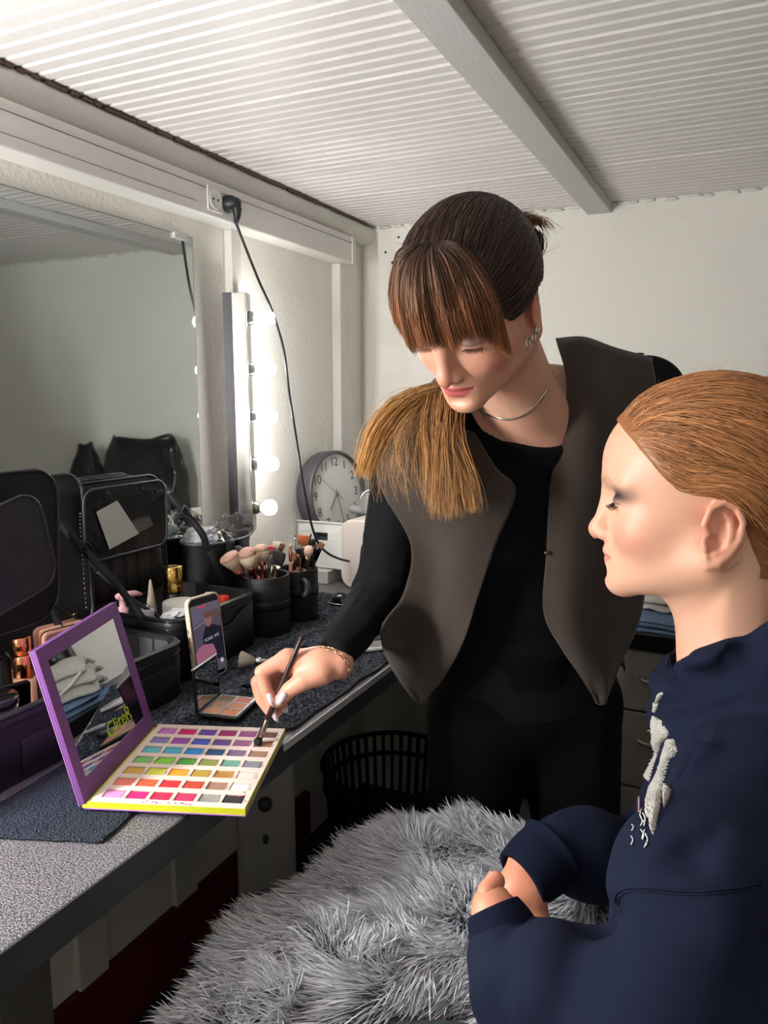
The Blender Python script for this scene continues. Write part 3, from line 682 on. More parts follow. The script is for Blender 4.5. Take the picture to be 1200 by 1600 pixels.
# ---- hands of the seated person
def m_hands(P):
    d = cap(P, at(822,1352,.865), at(815,1392,.852), .021, .022, RT, 1.0)
    d = smin(d, cap(P, at(806,1385,.852), at(832,1390,.850), .0175, .0165), .012)
    d = smin(d, chain(P, [at(834,1388,.846), at(838,1412,.842), at(848,1440,.842)], [.0135,.0105,.0092]), .008)
    d = smin(d, chain(P, [at(803,1392,.85), at(801,1412,.850), at(818,1432,.85)], [.0125,.0098,.0085]), .006)
    d = smin(d, chain(P, [at(806,1388,.862), at(806,1416,.866), at(826,1440,.866)], [.0120,.0096,.0082]), .004)
    d = smin(d, chain(P, [at(818,1388,.87), at(814,1420,.876), at(834,1446,.874)], [.0120,.0095,.0080]), .004)
    d = smin(d, chain(P, [at(828,1390,.876), at(826,1422,.884), at(842,1448,.882)], [.0110,.0085,.0075]), .004)
    e = cap(P, at(786,1470,.652), at(774,1430,.662), .018, .0175)
    e = smin(e, chain(P, [at(762,1422,.655), at(762,1394,.664), at(774,1377,.674)], [.0105,.0092,.0084]), .006)
    e = smin(e, chain(P, [at(770,1412,.672), at(790,1412,.70), at(806,1428,.725)], [.0110,.0092,.0080]), .005)
    e = smin(e, chain(P, [at(768,1420,.665), at(790,1428,.688), at(808,1440,.715)], [.0110,.0092,.0080]), .005)
    e = smin(e, chain(P, [at(772,1430,.66), at(796,1440,.68), at(814,1452,.705)], [.0105,.0088,.0078]), .005)
    e = smin(e, chain(P, [at(776,1440,.655), at(798,1452,.67), at(814,1462,.692)], [.0095,.0080,.0070]), .005)
    return np.minimum(d, e)
Vh, Fh = nets(m_hands, (.86,.50,.74), (1.06,.88,.98), .0016)
def merge_into(o, V, F, col):
    """adds geometry to a rawmesh so a body stays one mesh"""
    me = o.data; n = len(me.vertices); V0 = np.empty(n*3, np.float32); me.vertices.foreach_get('co', V0); m = len(me.polygons)
    F0 = np.empty(m*4, np.int32); me.loops.foreach_get('vertex_index', F0); c0 = np.empty(n*4, np.float32); me.color_attributes['Col'].data.foreach_get('color', c0)
    name = o.name; par = o.parent; mt = me.materials[0]; bpy.data.objects.remove(o); bpy.data.meshes.remove(me)
    return rawmesh(name, np.vstack([V0.reshape(-1,3), V]), np.vstack([F0.reshape(-1,4), F+n]), mt, par, np.vstack([c0.reshape(-1,4)[:,:3], col]))
def hand_col(V): return np.tile(np.array(S(224,150,122)), (len(V),1))*(1+.10*vnoise(V, 60, 3))[:,None]
def under(P):     # torso, arms and legs under the clothes
    d = cap(P, (1.225,.845,.95), (1.23,.86,.58), .13, .14, (1,0,0), .65); d = smin(d, cap(P, (1.185,.845,.97), (1.160,.84,1.10), .055, .052), .05)
    d = smin(d, chain(P, larm, [.045,.04,.036], .02), .03); d = smin(d, chain(P, lfor+[tuple(at(770,1420,.66))], [.034,.032,.028,.022,.02], .02), .02)
    d = smin(d, chain(P, rfor+[tuple(at(820,1356,.866))], [.044,.036,.030,.024,.02], .02), .03)
    for y, yk in ((.78,.74),(.94,1.0)): d = smin(d, chain(P, [(1.16,y,.555),(.74,yk,.53),(.80,yk,.10)], [.075,.055,.035], .03), .03)
    return d
Vb, Fb = nets(under, (.60,.40,.05), (1.36,1.12,1.16), .009)
hm = merge_into(hm, np.vstack([Vh, Vb])-W(model_p), np.vstack([Fh, Fb+len(Vh)]), np.vstack([hand_col(Vh), hand_col(Vb)]))
M_PANT = mat('grey_green_fleece', S(62,72,68), .95, bump=.5, bscale=500, bdist=.002, var=.12, vscale=60)
def pants(P):
    d = cap(P, (1.19,.86,.62), (1.17,.86,.55), .165, .165, (1,0,0), .8)
    for y, yk in ((.78,.735),(.94,1.0)): d = smin(d, chain(P, [(1.15,y,.545),(.74,yk,.525),(.80,yk,.12)], [.094,.078,.055], .03), .03)
    return smax(d+folds(P, [((0,1,.3),14,.004,2,None,1)]), P[...,2]-.66, .01)
V, F = nets(pants, (.60,.60,.05), (1.40,1.16,.72), .008); rawmesh('trousers', V-W(model_p), F, M_PANT, model_p)
for yk in (.735,1.0):
    b = MB().lathe([(.0,.0),(.042,.0),(.046,.012),(.044,.03),(.036,.055),(.033,.085),(.0,.09)], 20, sx=1.0, sy=.9).rbox((-.20,-.042,0),(.01,.042,.022), .035, er=.004).lathe([(.042,.02),(.038,.04),(.028,.055),(0,.06)], 16, c=(-.09,0,0), sx=2.2)
    o = b.build('shoe', mat('black_shoe', S(30,30,32), .5), model_p); o.location = Vector(np.array([.80,yk,0.0])-W(model_p))
# stool under the seated person
stl = thing('stool', 'dark round stool under the seated person in the navy hoodie', 'stool', (1.19,.86,0))
MB().lathe([(0,.37),(.16,.37),(.185,.385),(.19,.42),(.18,.445),(.15,.452),(0,.452)], 32).build('seat', mat('black_vinyl', S(28,28,30), .4), stl)
MB().lathe([(.02,.03),(.02,.37)], 16).build('column', M_CHR, stl)
for k in range(5):
    a = k*math.tau/5+.3; MB().tube([(0,0,.05),(.2*math.cos(a),.2*math.sin(a),.035),(.23*math.cos(a),.23*math.sin(a),.0)], [.018,.014,.010]).build('leg', M_CHR, stl)
# ---- chenille letters, flag and stitching on the chest
M_CHEN = mat('white_chenille', S(226,222,214), .95, bump=.9, bscale=700, bdist=.003, btype='VORO')
def on_hoodie(px, py, off=.0):
    d = raycast(hoodie, px, py, .5, 1.2); return None if d is None else at(px, py, d-off)
def chenille(pts, w0, w1, h=.004):
    """a padded stroke lying on the cloth; pts in photograph pixels"""
    q = catmull(np.array([(p[0], p[1], 0) for p in pts], float), 14); W3 = [on_hoodie(x, y) for x, y, _ in q]; W3 = [p for p in W3 if p is not None]
    mb = MB(); P = np.array(W3); K = len(P)
    if K < 3: return None
    rs = np.interp(np.linspace(0,1,K), [0,.12,.5,.88,1], [w0*.6,w0,(w0+w1)/2,w1,w1*.6]); mb.tube(P-W(model_p), rs, 10)
    return mb
def raycast_many(f, XY, d0=.5, d1=1.3):
    XY = np.array(XY, float); D = FW+RT*((XY[:,:1]-600)/FPX)-UP*((XY[:,1:]-800)/FPX); d = np.full(len(XY), d0)
    for _ in range(110):
        v = f((CAM+D*d[:,None]).astype(np.float32)); d = np.where(v < .0004, d, np.minimum(d+v*.7, d1))
    return CAM+D*d[:,None], d < d1-.01
def patch_letter(poly_, step=1.3, h=.0042, o_=(940,900), sc_=3.554):
    """padded cut-out lying on the cloth, from its outline"""
    pg = np.array([(o_[0]+x/sc_, o_[1]+y/sc_) for x, y in poly_]); x0, y0 = pg.min(0)-step; x1, y1 = pg.max(0)+step
    gx = np.arange(x0, x1+step, step); gy = np.arange(y0, y1+step, step); GX, GY = np.meshgrid(gx, gy, indexing='ij'); ins = np.zeros(GX.shape, bool); n = len(pg); ds = np.full(GX.shape, 99.)
    for i in range(n):
        a = pg[i]; b = pg[(i+1)%n]; e = b-a; ins ^= ((a[1] <= GY) != (b[1] <= GY)) & (GX < a[0]+(GY-a[1])/(b[1]-a[1]+1e-12)*e[0])
        w_ = np.stack([GX-a[0], GY-a[1]], -1); t = np.clip((w_@e)/(e@e), 0, 1); q = w_-t[...,None]*e; ds = np.minimum(ds, np.hypot(q[...,0], q[...,1]))
    s_ = np.where(ins, ds, -ds); ok = s_ > -step*.8; P, hit = raycast_many(hoodie, np.stack([GX[ok], GY[ok]], 1)); 
    k_ = np.clip(s_[ok]/3.0, 0, 1)**.5*h+rng.uniform(-.0005,.0005,ok.sum())*(s_[ok] > 0)-.0008*(s_[ok] < 0); e = .002
    N_ = np.stack([hoodie((P+np.eye(3)[i]*e).astype(np.float32))-hoodie((P-np.eye(3)[i]*e).astype(np.float32)) for i in range(3)], 1); N_ /= np.linalg.norm(N_, axis=1, keepdims=True)+1e-9
    P = P+N_*k_[:,None]; ii = np.full(GX.shape, -1); ii[ok] = np.where(hit, np.arange(ok.sum()), -1); q = np.stack([ii[:-1,:-1], ii[:-1,1:], ii[1:,1:], ii[1:,:-1]], -1).reshape(-1,4); return P, q[(q >= 0).all(1)]
for pts_, r_ in (([(961,1410),(963,1397),(978,1389),(1014,1387),(1048,1391),(1096,1393),(1150,1387),(1190,1380)], .0013), ([(965,1414),(968,1402),(981,1394),(1014,1392),(1048,1396),(1096,1398),(1150,1392),(1190,1385)], .0009), ([(1048,1004),(1046,1030),(1056,1062)], .0011)):
    q = catmull(np.array([(x,y,0) for x, y in pts_], float), 40)[:,:2]; P_, h_ = raycast_many(hoodie, q, .4, 1.3); P_ = P_[h_]
    if len(P_) > 4: MB().tube(P_-W(model_p), r_*.8, 6).build('overlock_seam', M_HOOD, model_p)
cm = MB()
for pl_ in ([(288,775),(330,800),(330,850),(345,830),(372,872),(355,905),(330,930),(300,1010),(278,1080),(262,1142),(240,1125),(236,1090),(262,1040),(275,960),(285,890),(280,820)],
    [(365,905),(400,905),(422,965),(405,1000),(375,1020),(360,1080),(340,1150),(330,1230),(320,1300),(308,1350),(300,1400),(285,1440),(270,1400),(265,1350),(245,1330),(248,1240),(262,1180),(300,1110),(330,1040),(350,960)],
    [(355,1150),(388,1190),(370,1240),(345,1292),(342,1220)], [(335,643),(338,660),(325,690),(300,745),(284,768),(296,705),(315,655)], [(262,842),(264,860),(240,905),(230,922),(236,885)], [(240,930),(243,940),(232,985),(228,980)]):
    P_, q_ = patch_letter(pl_)
    if len(q_): MB().add(P_-W(model_p), q_, True).build('chenille_letter', M_CHEN, model_p)
fg = MB(); fr = MB()
for k in range(7):
    a = [on_hoodie(990+1.6*k, 1236+1.8*k+s*30-1.5*s*k, .0015) for s in np.linspace(0,1,6)]
    if all(p is not None for p in a): (fr if k % 2 == 0 else fg).tube(np.array(a)-W(model_p), .00055, 5)
fg.build('flag_white_stripes', mat('flag_white', S(226,224,224), .8), model_p); fr.build('flag_red_stripes', mat('flag_red', S(150,44,56), .8), model_p)
sc = MB()
for p in ([(1002,1264),(1000,1274),(1004,1282),(1001,1290)],[(1004,1270),(1008,1278),(1006,1290)],[(1003,1282),(1008,1284)],[(1001,1296),(1006,1304),(1004,1312)],[(1007,1296),(1003,1310)],[(1008,1302),(1012,1312),(1008,1320)],[(987,1288),(990,1292),(987,1298)],[(986,1306),(989,1312),(986,1320)],[(1006,1324),(1011,1318)]):
    a = [on_hoodie(x, y, .0008) for x, y, _ in catmull(np.array([(x,y,0) for x,y in p], float), 7)]
    if all(q is not None for q in a): sc.tube(np.array(a)-W(model_p), .0005, 4)
if sc.v: sc.build('embroidered_script', mat('white_thread', S(220,220,222), .7), model_p)
# ================================================================ STANDING PERSON
M_TOP2 = mat('black_jersey', S(8,9,13), .85, bump=.15, bscale=1200, bdist=.0003, var=.08, vscale=20, spec=.25)
M_TRO = mat('black_trouser_cloth', S(6,6,8), .9, spec=.15, bump=.2, bscale=900, bdist=.0004)
M_VEST = mat('brown_felt_vest', S(57,47,40), .95, bump=.3, bscale=800, bdist=.0006, var=.10, vscale=90, sheen=.15)
rsh = at(638,708,1.22); elb = at(598,922,1.28); wri = at(515,1034,1.142); lsh2 = at(1008,618,1.26); lel = at(1095,800,1.30); lwr = at(1178,730,1.16)
ax = (lsh2-rsh)/L_(lsh2-rsh); fn = np.array([.547,-.837,.0]); c0 = np.array([.845,1.235,1.265]); c1 = np.array([.828,1.24,1.15]); c2 = np.array([.834,1.30,.975]); c3 = np.array([.820,1.335,.82])
def torso(P):
    d = cap(P, c0, c1, .150, .160, fn, .60); d = smin(d, cap(P, c1, c2, .160, .132, fn, .64), .03); d = smin(d, cap(P, c2, c3, .135, .172, fn, .66), .04)
    d = smin(d, cap(P, rsh, lsh2, .052, .052), .06)
    b = c1+fn*.065; d = smin(d, sph(P, b+ax*.068+np.array([0,0,.01]), .055), .04); d = smin(d, sph(P, b-ax*.068, .055), .04); return d
arm_r = [rsh, elb, wri]; arm_l = [lsh2, lel, lwr]
afold = [((1,.2,-.3),42,.0030,4,tuple(elb),.12),((.1,1,.2),60,.0022,6,tuple((elb+wri)/2),.10),((1,.3,0),26,.003,7,tuple(c2),.16)]
def top_raw(P):
    d = torso(P); a = chain(P, arm_r, [.052,.046,.0275], .02); d = smin(d, a, .03); return smin(d, chain(P, arm_l, [.052,.043,.030], .02), .03)
NC = at(815,602,1.165); nkA = hb((-.030,0,-.145)); nkB = c0+np.array([.02,-.045,.02])
def top(P):
    d = np.minimum(top_raw(P), cap(P, nkA, nkB, .055, .070)); d = smin(d, cap(P, nkB, lsh2, .05, .04), .05); d = smin(d, cap(P, nkB, rsh, .05, .04), .05); d = d+folds(P, afold)*(np.abs(d) < .03); d = smax(d, -cap(P, at(812,606,1.02), at(815,604,1.32), .072, .094), .005)
    t = (wri-elb)/L_(wri-elb); d = smax(d, (P-(wri-t*.010).astype(np.float32))@t.astype(np.float32), .004)
    t = (lwr-lel)/L_(lwr-lel); d = np.where(((P-lel)@t) > 0, smax(d, ((P-lwr)@t).astype(np.float32), .004), d)
    return smax(d, .80-P[...,2], .01)
V, F = nets(top, (.50,.84,.78), (1.30,1.52,1.44), .0045); rawmesh('long_sleeved_top', V-W(artist), F, M_TOP2, artist)
def trousers(P):
    d = cap(P, c2+A_(0,0,-.05), c3, .132, .168, fn, .68)
    for s, kx in ((-1,-.02),(1,.03)):
        h_ = c3+ax*s*.085; h_ = np.array([h_[0],h_[1],.78]); k_ = np.array([h_[0]+kx,h_[1]+.0,.44]); f_ = np.array([h_[0]+kx*1.3,h_[1]+.06,.09])
        d = smin(d, chain(P, [h_,k_,f_], [.098,.074,.060], .02), .03)
    return smax(d+folds(P, [((0,0,1),16,.003,3,None,1)]), P[...,2]-.93, .006)
V, F = nets(trousers, (.55,1.05,.05), (1.10,1.60,.98), .0075); rawmesh('trousers', V-W(artist), F, M_TRO, artist)
for s, kx in ((-1,-.02),(1,.03)):
    h_ = c3+ax*s*.085; b = MB().lathe([(0,0),(.045,0),(.048,.015),(.045,.04),(.038,.09),(0,.1)], 20).lathe([(0,.0),(.040,0),(.044,.012),(.04,.03),(.028,.045),(0,.05)], 20, c=(fn[0]*.1,fn[1]*.1,0), sx=1.2, sy=1.9)
    o = b.build('shoe', MATS['black_shoe'], artist); o.location = Vector(np.array([h_[0]+kx*1.3,h_[1]+.06,0])-W(artist))
# body under the clothes, neck and hands: one mesh with the head
nkA = hb((-.030,0,-.145)); nkB = c0+np.array([.02,-.045,.02])
def body_a(P):
    d = torso(P)+.009; d = smin(d, cap(P, nkA, nkB, .053, .064), .035); d = smin(d, cap(P, nkB, lsh2, .045, .03), .05); d = smin(d, cap(P, nkB, rsh, .045, .03), .05)
    # collar bones and throat hollow
    tp = nkB+fn*.052
    d = smin(d, chain(P, arm_r, [.036,.032,.020], .02), .03); d = smin(d, chain(P, arm_l, [.036,.032,.022], .02), .03)
    for s, kx in ((-1,-.02),(1,.03)):
        h_ = c3+ax*s*.085; d = smin(d, chain(P, [np.array([h_[0],h_[1],.78]), np.array([h_[0]+kx,h_[1],.44]), np.array([h_[0]+kx*1.3,h_[1]+.06,.09])], [.08,.055,.04], .02), .03)
    return d
Vb, Fb = nets(body_a, (.50,.86,.04), (1.24,1.54,1.46), .0065)
B0 = 1.13
def hand_r(P):
    q = lambda x, y, d=0: at(x, y, B0+d)
    d = cap(P, at(528,1036,1.146), q(500,1040,.012), .0235, .024)
    d = smin(d, cap(P, q(498,1036,.012), q(452,1034,.010), .0225, .0185), .015)
    d = smin(d, cap(P, q(495,1046,.03), q(440,1040,.035), .020, .017), .015)
    d = smin(d, chain(P, [q(500,1052,.0), q(474,1064,-.008), q(452,1078,-.008), q(439,1094,-.004)], [.0185,.0140,.0118,.0098]), .010)   # thumb
    d = smin(d, chain(P, [q(448,1028,.004), q(409,1050,-.004), q(416,1077,-.002), q(427,1099,.002)], [.0125,.0105,.0092,.0078]), .008)     # index
    d = smin(d, chain(P, [q(438,1036,.022), q(402,1066,.014), q(408,1092,.012), q(422,1112,.010)], [.0120,.0100,.0088,.0075]), .005)       # middle
    d = smin(d, chain(P, [q(436,1046,.040), q(404,1078,.034), q(414,1100,.030), q(434,1112,.026)], [.0115,.0096,.0085,.0072]), .005)     # ring
    d = smin(d, chain(P, [q(440,1056,.054), q(414,1084,.052), q(426,1100,.048), q(444,1105,.044)], [.0105,.0086,.0076,.0066]), .005)     # little
    return d
Vh, Fh = nets(hand_r, (.42,.80,.82), (.74,1.06,1.06), .0016)
def hand_l(P):
    d = cap(P, lwr, at(1192,690,1.14), .024, .026)
    for k in range(4): d = smin(d, chain(P, [at(1184+8*k,682,1.13+.008*k), at(1180+7*k,655,1.118+.006*k), at(1190+6*k,642,1.10+.006*k), at(1200+4*k,655,1.09+.006*k)], [.012,.0098,.0088,.0076]), .005)
    return smin(d, chain(P, [at(1176,695,1.13), at(1176,668,1.11), at(1190,652,1.095)], [.015,.011,.0095]), .008)
Vl, Fl = nets(hand_l, tuple(at(1195,680,1.13)-.12), tuple(at(1195,680,1.13)+.12), .0026)
def hcol(V, base=S(226,164,140)):
    c = np.tile(np.array(base), (len(V),1))*(1+.08*vnoise(V, 50, 3))[:,None]
    for p in (at(409,1050,B0), at(402,1066,B0+.014), at(452,1078,B0), at(427,1099,B0), at(450,1028,B0)):
        m = np.exp(-((V-p)**2).sum(1)/.00022)[:,None]*.45; c = c*(1-m)+np.array(S(216,118,98))*m
    return c
n1 = len(Vh); n2 = n1+len(Vl)
ha = merge_into(ha, np.vstack([Vh,Vl,Vb])-W(artist), np.vstack([Fh,Fl+n1,Fb+n2]), np.vstack([hcol(Vh),hcol(Vl),np.tile(np.array(S(218,166,142)),(len(Vb),1))]))
ha.name = 'body'
# nails
M_NAIL = mat('pale_lilac_nails', S(222,206,214), .15, coat=.5)
def nail(pts, w):
    P = np.array([at(*p) for p in pts]); mb = MB(); mb.tube(P-W(artist), [w*.75,w,w*.9,w*.3][:len(pts)], 10); mb.build('fingernail', M_NAIL, artist)
nail([(446,1082,B0-.017),(441,1090,B0-.017),(437,1097,B0-.014),(434,1102,B0-.011)], .0062)
nail([(420,1084,B0-.011),(422,1091,B0-.010),(425,1098,B0-.008),(428,1105,B0-.005)], .0048)
nail([(424,1110,B0+.001),(428,1117,B0+.002),(432,1123,B0+.003),(435,1128,B0+.005)], .0045)
nail([(441,1108,B0+.018),(445,1110,B0+.018),(449,1110,B0+.02)], .0040)
gm_ = MB()
for px, py, dd in [(428+random.uniform(-4,3), 1102+random.uniform(-6,3), -.013) for _ in range(9)]+[(437+random.uniform(-4,4), 1099+random.uniform(-3,4), -.020) for _ in range(10)]+[(434+random.uniform(-3,3), 1122+random.uniform(-6,5), -.003) for _ in range(9)]:
    gm_.lathe([(0,-.0006),(.0007,0),(0,.0006)], 5, tuple(at(px,py,B0+dd)-W(artist)))
gm_.build('nail_glitter', mat('nail_glitter', S(150,130,135), .2, 1), artist, kind='stuff')
# vest: back and sides, then the two open fronts
def vest(P):
    d = np.minimum(torso(P), cap(P, rsh, lsh2, .056, .056)); q = P-c1.astype(np.float32); u = q@fn.astype(np.float32); s = (P-((rsh+lsh2)/2).astype(np.float32))@ax.astype(np.float32)
    o = np.abs(d-.012)-.0022
    lim = -.04+.075*np.clip((P[...,2]-1.12)/.12, 0, 1); o = smax(o, u-lim, .004); o = smax(o, s-.205, .004); o = smax(o, -s-.200, .004); o = smax(o, -cap(P, at(812,600,1.02), at(815,600,1.40), .074, .104), .006); o = smax(o, .86-P[...,2], .004)
    for a in (arm_r, arm_l): o = smax(o, -(cap(P, a[0]+(a[1]-a[0])*.22, a[1], .066, .06)), .004)
    return o
V, F = nets(vest, (.56,.98,.84), (1.14,1.52,1.46), .0035)
def onto(rows, gap=.010):
    out = []
    for r in rows:
        q = []
        for x, y, d in r:
            h = raycast(top_raw, x, y, .8, 1.7); d = min(d, h-gap) if h is not None else d; q.append(at(x, y, d))
        out.append(q)
    return patch(out, 44, 30)
PR = onto([[(590,652,1.20),(640,648,1.16),(690,660,1.15),(742,678,1.15)],
  [(585,705,1.20),(640,712,1.14),(705,722,1.12),(776,734,1.13)],
  [(598,765,1.22),(650,780,1.155),(722,788,1.13),(806,768,1.12)],
  [(642,850,1.27),(676,852,1.20),(722,856,1.15),(774,852,1.155)],
  [(630,928,1.32),(676,935,1.24),(712,940,1.20),(748,930,1.18)],
  [(594,984,1.36),(645,1000,1.28),(688,1012,1.26),(724,1005,1.22)],
  [(610,1036,1.35),(636,1050,1.31),(664,1056,1.29),(694,1058,1.27)],
  [(632,1072,1.34),(643,1079,1.32),(660,1084,1.31),(676,1080,1.29)],
  [(652,1096,1.33),(655,1099,1.32),(658,1100,1.32),(662,1097,1.31)]])
PL = onto([[(868,530,1.19),(912,528,1.18),(962,545,1.20),(1018,560,1.24)],
  [(886,600,1.15),(922,612,1.13),(972,622,1.16),(1026,630,1.22)],
  [(876,680,1.13),(915,690,1.12),(965,700,1.15),(1022,710,1.23)],
  [(860,760,1.16),(905,775,1.14),(955,785,1.17),(1012,790,1.24)],
  [(854,860,1.19),(898,870,1.165),(950,880,1.20),(1008,890,1.28)],
  [(850,955,1.23),(892,965,1.20),(945,960,1.24),(1003,945,1.31)],
  [(878,1012,1.25),(908,1018,1.225),(945,1015,1.26),(988,995,1.31)],
  [(908,1056,1.265),(925,1062,1.25),(945,1058,1.27),(967,1040,1.30)],
  [(930,1098,1.27),(936,1101,1.27),(942,1099,1.27),(948,1092,1.28)]])
vb = MB(); k = (len(V)); W0 = W(artist)
def wob(P, sd):
    u = np.linspace(0,1,P.shape[0])[:,None]; v = np.linspace(0,1,P.shape[1])[None]; w_ = np.sin(v*9+u*2+sd)*.006*np.clip((u-.25)*1.6,0,1)*np.clip(4*(1-v),0,1); return P+FW*w_[...,None]
vb.grid(wob(PR,1)-W0, .0028); vb.grid(wob(PL,3)-W0, .0028)
# lapel rolls and seam welts
def welt(P, r): return MB().tube(P-W0, r, 6)
V2 = np.array(vb.v); F2 = np.array([f if len(f) == 4 else f+(f[-1],) for f in vb.f])
vo_ = rawmesh('vest', np.vstack([V-W0, V2]), np.vstack([F, F2+k]), M_VEST, artist)
sw = MB()
sw.tube([p-FW*.002-W0 for p in wob(PL,3)[4:40,6]], .0011, 5)
sw.tube([at(x,y,raycast(vest,x,y,.9,1.6)-.001 if raycast(vest,x,y,.9,1.6) else 1.2)-W0 for x, y in ((905,579),(935,582),(965,585),(1000,588),(1018,590))], .0010, 5)
sw.build('vest_seam', mat('vest_seam_dark', S(34,28,26), .9), artist)
for x, y in ((853,864),): 
    MB().lathe([(0,-.002),(.0035,-.001),(.0035,.001),(0,.002)], 12, M=Matrix.Rotation(math.pi/2,4,'X')).build('hook_clasp', mat('metal_clasp', S(150,140,130), .3, 1), artist).location = Vector(at(x,y,1.165)-W0)
# jewellery
M_SIL = mat('silver', S(205,200,190), .18, 1)
def body_full(P): return np.minimum(body_a(P), cap(P, nkA, nkB, .053, .066))
np_ = [(748,640),(758,646),(775,652),(797,655),(820,647),(840,630),(855,606),(864,582),(868,560)]
npts = []
for x, y in np_:
    h = raycast(body_full, x, y, .8, 1.5)
    if h: npts.append(at(x, y, h-.0015))
if len(npts) > 3: MB().tube(catmull(np.array(npts), 60)-W0, .0017, 8).build('necklace', M_SIL, artist)
br = MB(); t = (wri-elb)/L_(wri-elb); bx = np.cross(t, [0,0,1.]); bx /= L_(bx); by = np.cross(t, bx); bc = at(519,1037,1.142)
for k in range(20):
    a = k*math.tau/20; c = bc+(bx*math.cos(a)+by*math.sin(a))*.0285; tg = -bx*math.sin(a)+by*math.cos(a); nn = (bx*math.cos(a)+by*math.sin(a)) if k % 2 else t
    ring = [c+tg*math.cos(q)*.0058+np.cross(tg, nn)*math.sin(q)*.0032 for q in np.linspace(0, math.tau, 13)[:-1]]
    br.tube(np.array(ring)-W0, .0008, 5, closed=True)
br.build('chain_bracelet', mat('gold_silver', S(214,190,150), .2, 1), artist)
for x, y, r in ((825,536,.0075),(834,527,.0060),(840,515,.0045)):
    c = at(x, y, .952 if x < 830 else .957); MB().tube([c+RT*math.cos(q)*r*.45-W0+UP*math.sin(q)*r+FW*math.cos(q)*r*.6 for q in np.linspace(0,math.tau,17)[:-1]], 0.0014, 8, closed=True).build('hoop_earring', M_SIL, artist)
# ---------------------------------------------------------------- brushes held in the hands
def brush(name, label, tip, end, fl, fd, hw, head='round', colh=(0,0,0), colf=(0,0,0), colhandle=(0,0,0), group=None, tipcol=None, simple=False):
    """tip: bristle end, end: handle end; fl, fd: bristle length and half width; hw: handle radius"""
    t = thing(name, label, 'brush', tuple(end), 0, group); tip = np.array(tip); end = np.array(end); ax_ = (tip-end); Ln = L_(ax_); q = Vector((0,0,1)).rotation_difference(Vector(ax_/Ln)); t.rotation_mode = 'QUATERNION'; t.rotation_quaternion = q
    f0 = Ln-fl; fe = f0-.032
    MB().lathe([(hw*.45,0),(hw*.8,.006),(hw,.05*Ln/.17),(hw*1.05,fe*.75),(hw*.9,fe)], 12).build('handle', mat('handle_'+str([round(c,2) for c in colhandle]), colhandle, .3), t)
    flat = .35 if head == 'flat' else 1
    MB().lathe([(hw*.95,fe),(hw*1.05,fe+.002),(hw*1.1,fe+.02),(fd*.72,f0)], 12, sy=flat if flat < 1 else 1).build('ferrule', mat('ferrule_'+str([round(c,2) for c in colf]), colf, .2, 1), t)
    pr = {'round':[(fd*.7,f0-.001),(fd*.98,f0+fl*.35),(fd*1.0,f0+fl*.6),(fd*.8,f0+fl*.85),(fd*.4,f0+fl*.97),(0,Ln)], 'flat':[(fd*.7,f0-.001),(fd*.95,f0+fl*.5),(fd,f0+fl*.9),(fd*.85,f0+fl*.98),(0,Ln)],
          'point':[(fd*.7,f0-.001),(fd,f0+fl*.3),(fd*.6,f0+fl*.7),(0,Ln)], 'fan':[(fd*.4,f0-.001),(fd*.8,f0+fl*.45),(fd*1.1,f0+fl*.85),(fd*1.0,f0+fl*.97),(0,Ln)]}[head]
    b = MB().lathe(pr, 20, sy=flat).build('bristles', mat('bristle_'+str([round(c,2) for c in colh]), colh, .8, bump=.5, bscale=900, stretch=(1,1,.06), bdist=.001), t)
    if tipcol is not None: MB().lathe([(r*1.01, z+.0002) for r, z in pr if z > f0+fl*.5], 20, sy=flat).build('bristle_tip', mat('bristle_'+str([round(c,2) for c in tipcol]), tipcol, .8, bump=.5, bscale=900, stretch=(1,1,.06), bdist=.001), t)
    return t
brush('makeup_brush', 'thin dark brush with a black tip held over the open palette', at(401,1164,1.133), at(473,992,1.118), .010, .0065, .0042, 'round', S(22,22,24), S(150,140,128), S(48,30,28))
brush('makeup_brush', 'pink tipped brush held up behind the seated head at the picture edge', at(1195,588,1.09), at(1204,712,1.12), .022, .010, .004, 'round', S(205,160,150), S(150,96,92), S(40,30,32))
# ================================================================ BLANKET
poly = np.array([(.60,.625),(.585,.84),(.625,1.02),(.72,1.19),(.85,1.235),(1.0,1.16),(1.07,1.02),(1.06,.90),(.98,.86),(.885,.87),(.81,.80),(.745,.69),(.675,.585)])
def sd_poly(X, Y):
    d = np.full(X.shape, 9.); ins = np.zeros(X.shape, bool); n = len(poly)
    for i in range(n):
        a = poly[i]; b = poly[(i+1)%n]; e = b-a; w_ = np.stack([X-a[0], Y-a[1]], -1); t = np.clip((w_@e)/(e@e), 0, 1); q = w_-t[...,None]*e; d = np.minimum(d, np.hypot(q[...,0], q[...,1]))
        c = ((a[1] <= Y) != (b[1] <= Y)) & (X < a[0]+(Y-a[1])/(b[1]-a[1]+1e-12)*e[0]); ins ^= c
    return np.where(ins, d, -d)
def bl_z(X, Y):
    s = sd_poly(X, Y); P = np.stack([X, Y, X*0], -1)
    z = .628+.012*vnoise(P, 9, 4)+.008*vnoise(P, 22, 5)+.135*np.exp(-((X-1.01)**2+(Y-.885)**2)/.0042)+.018*np.exp(-((Y-.78)**2)/.01)+.018*np.exp(-((Y-1.05)**2)/.01)
    k = np.clip(.05-s, 0, None); return z-6.5*k*k-1.6*np.clip(-s, 0, None), s
g_ = .008; xs = np.arange(.48, 1.14, g_); ys = np.arange(.42, 1.34, g_); X, Y = np.meshgrid(xs, ys, indexing='ij'); Z, Sd = bl_z(X, Y)
Z0 = Z; ok = Sd > -.09; ii = np.full(X.shape, -1); ii[ok] = np.arange(ok.sum()); V = np.stack([X,Y,Z], -1)[ok]; Fq = []
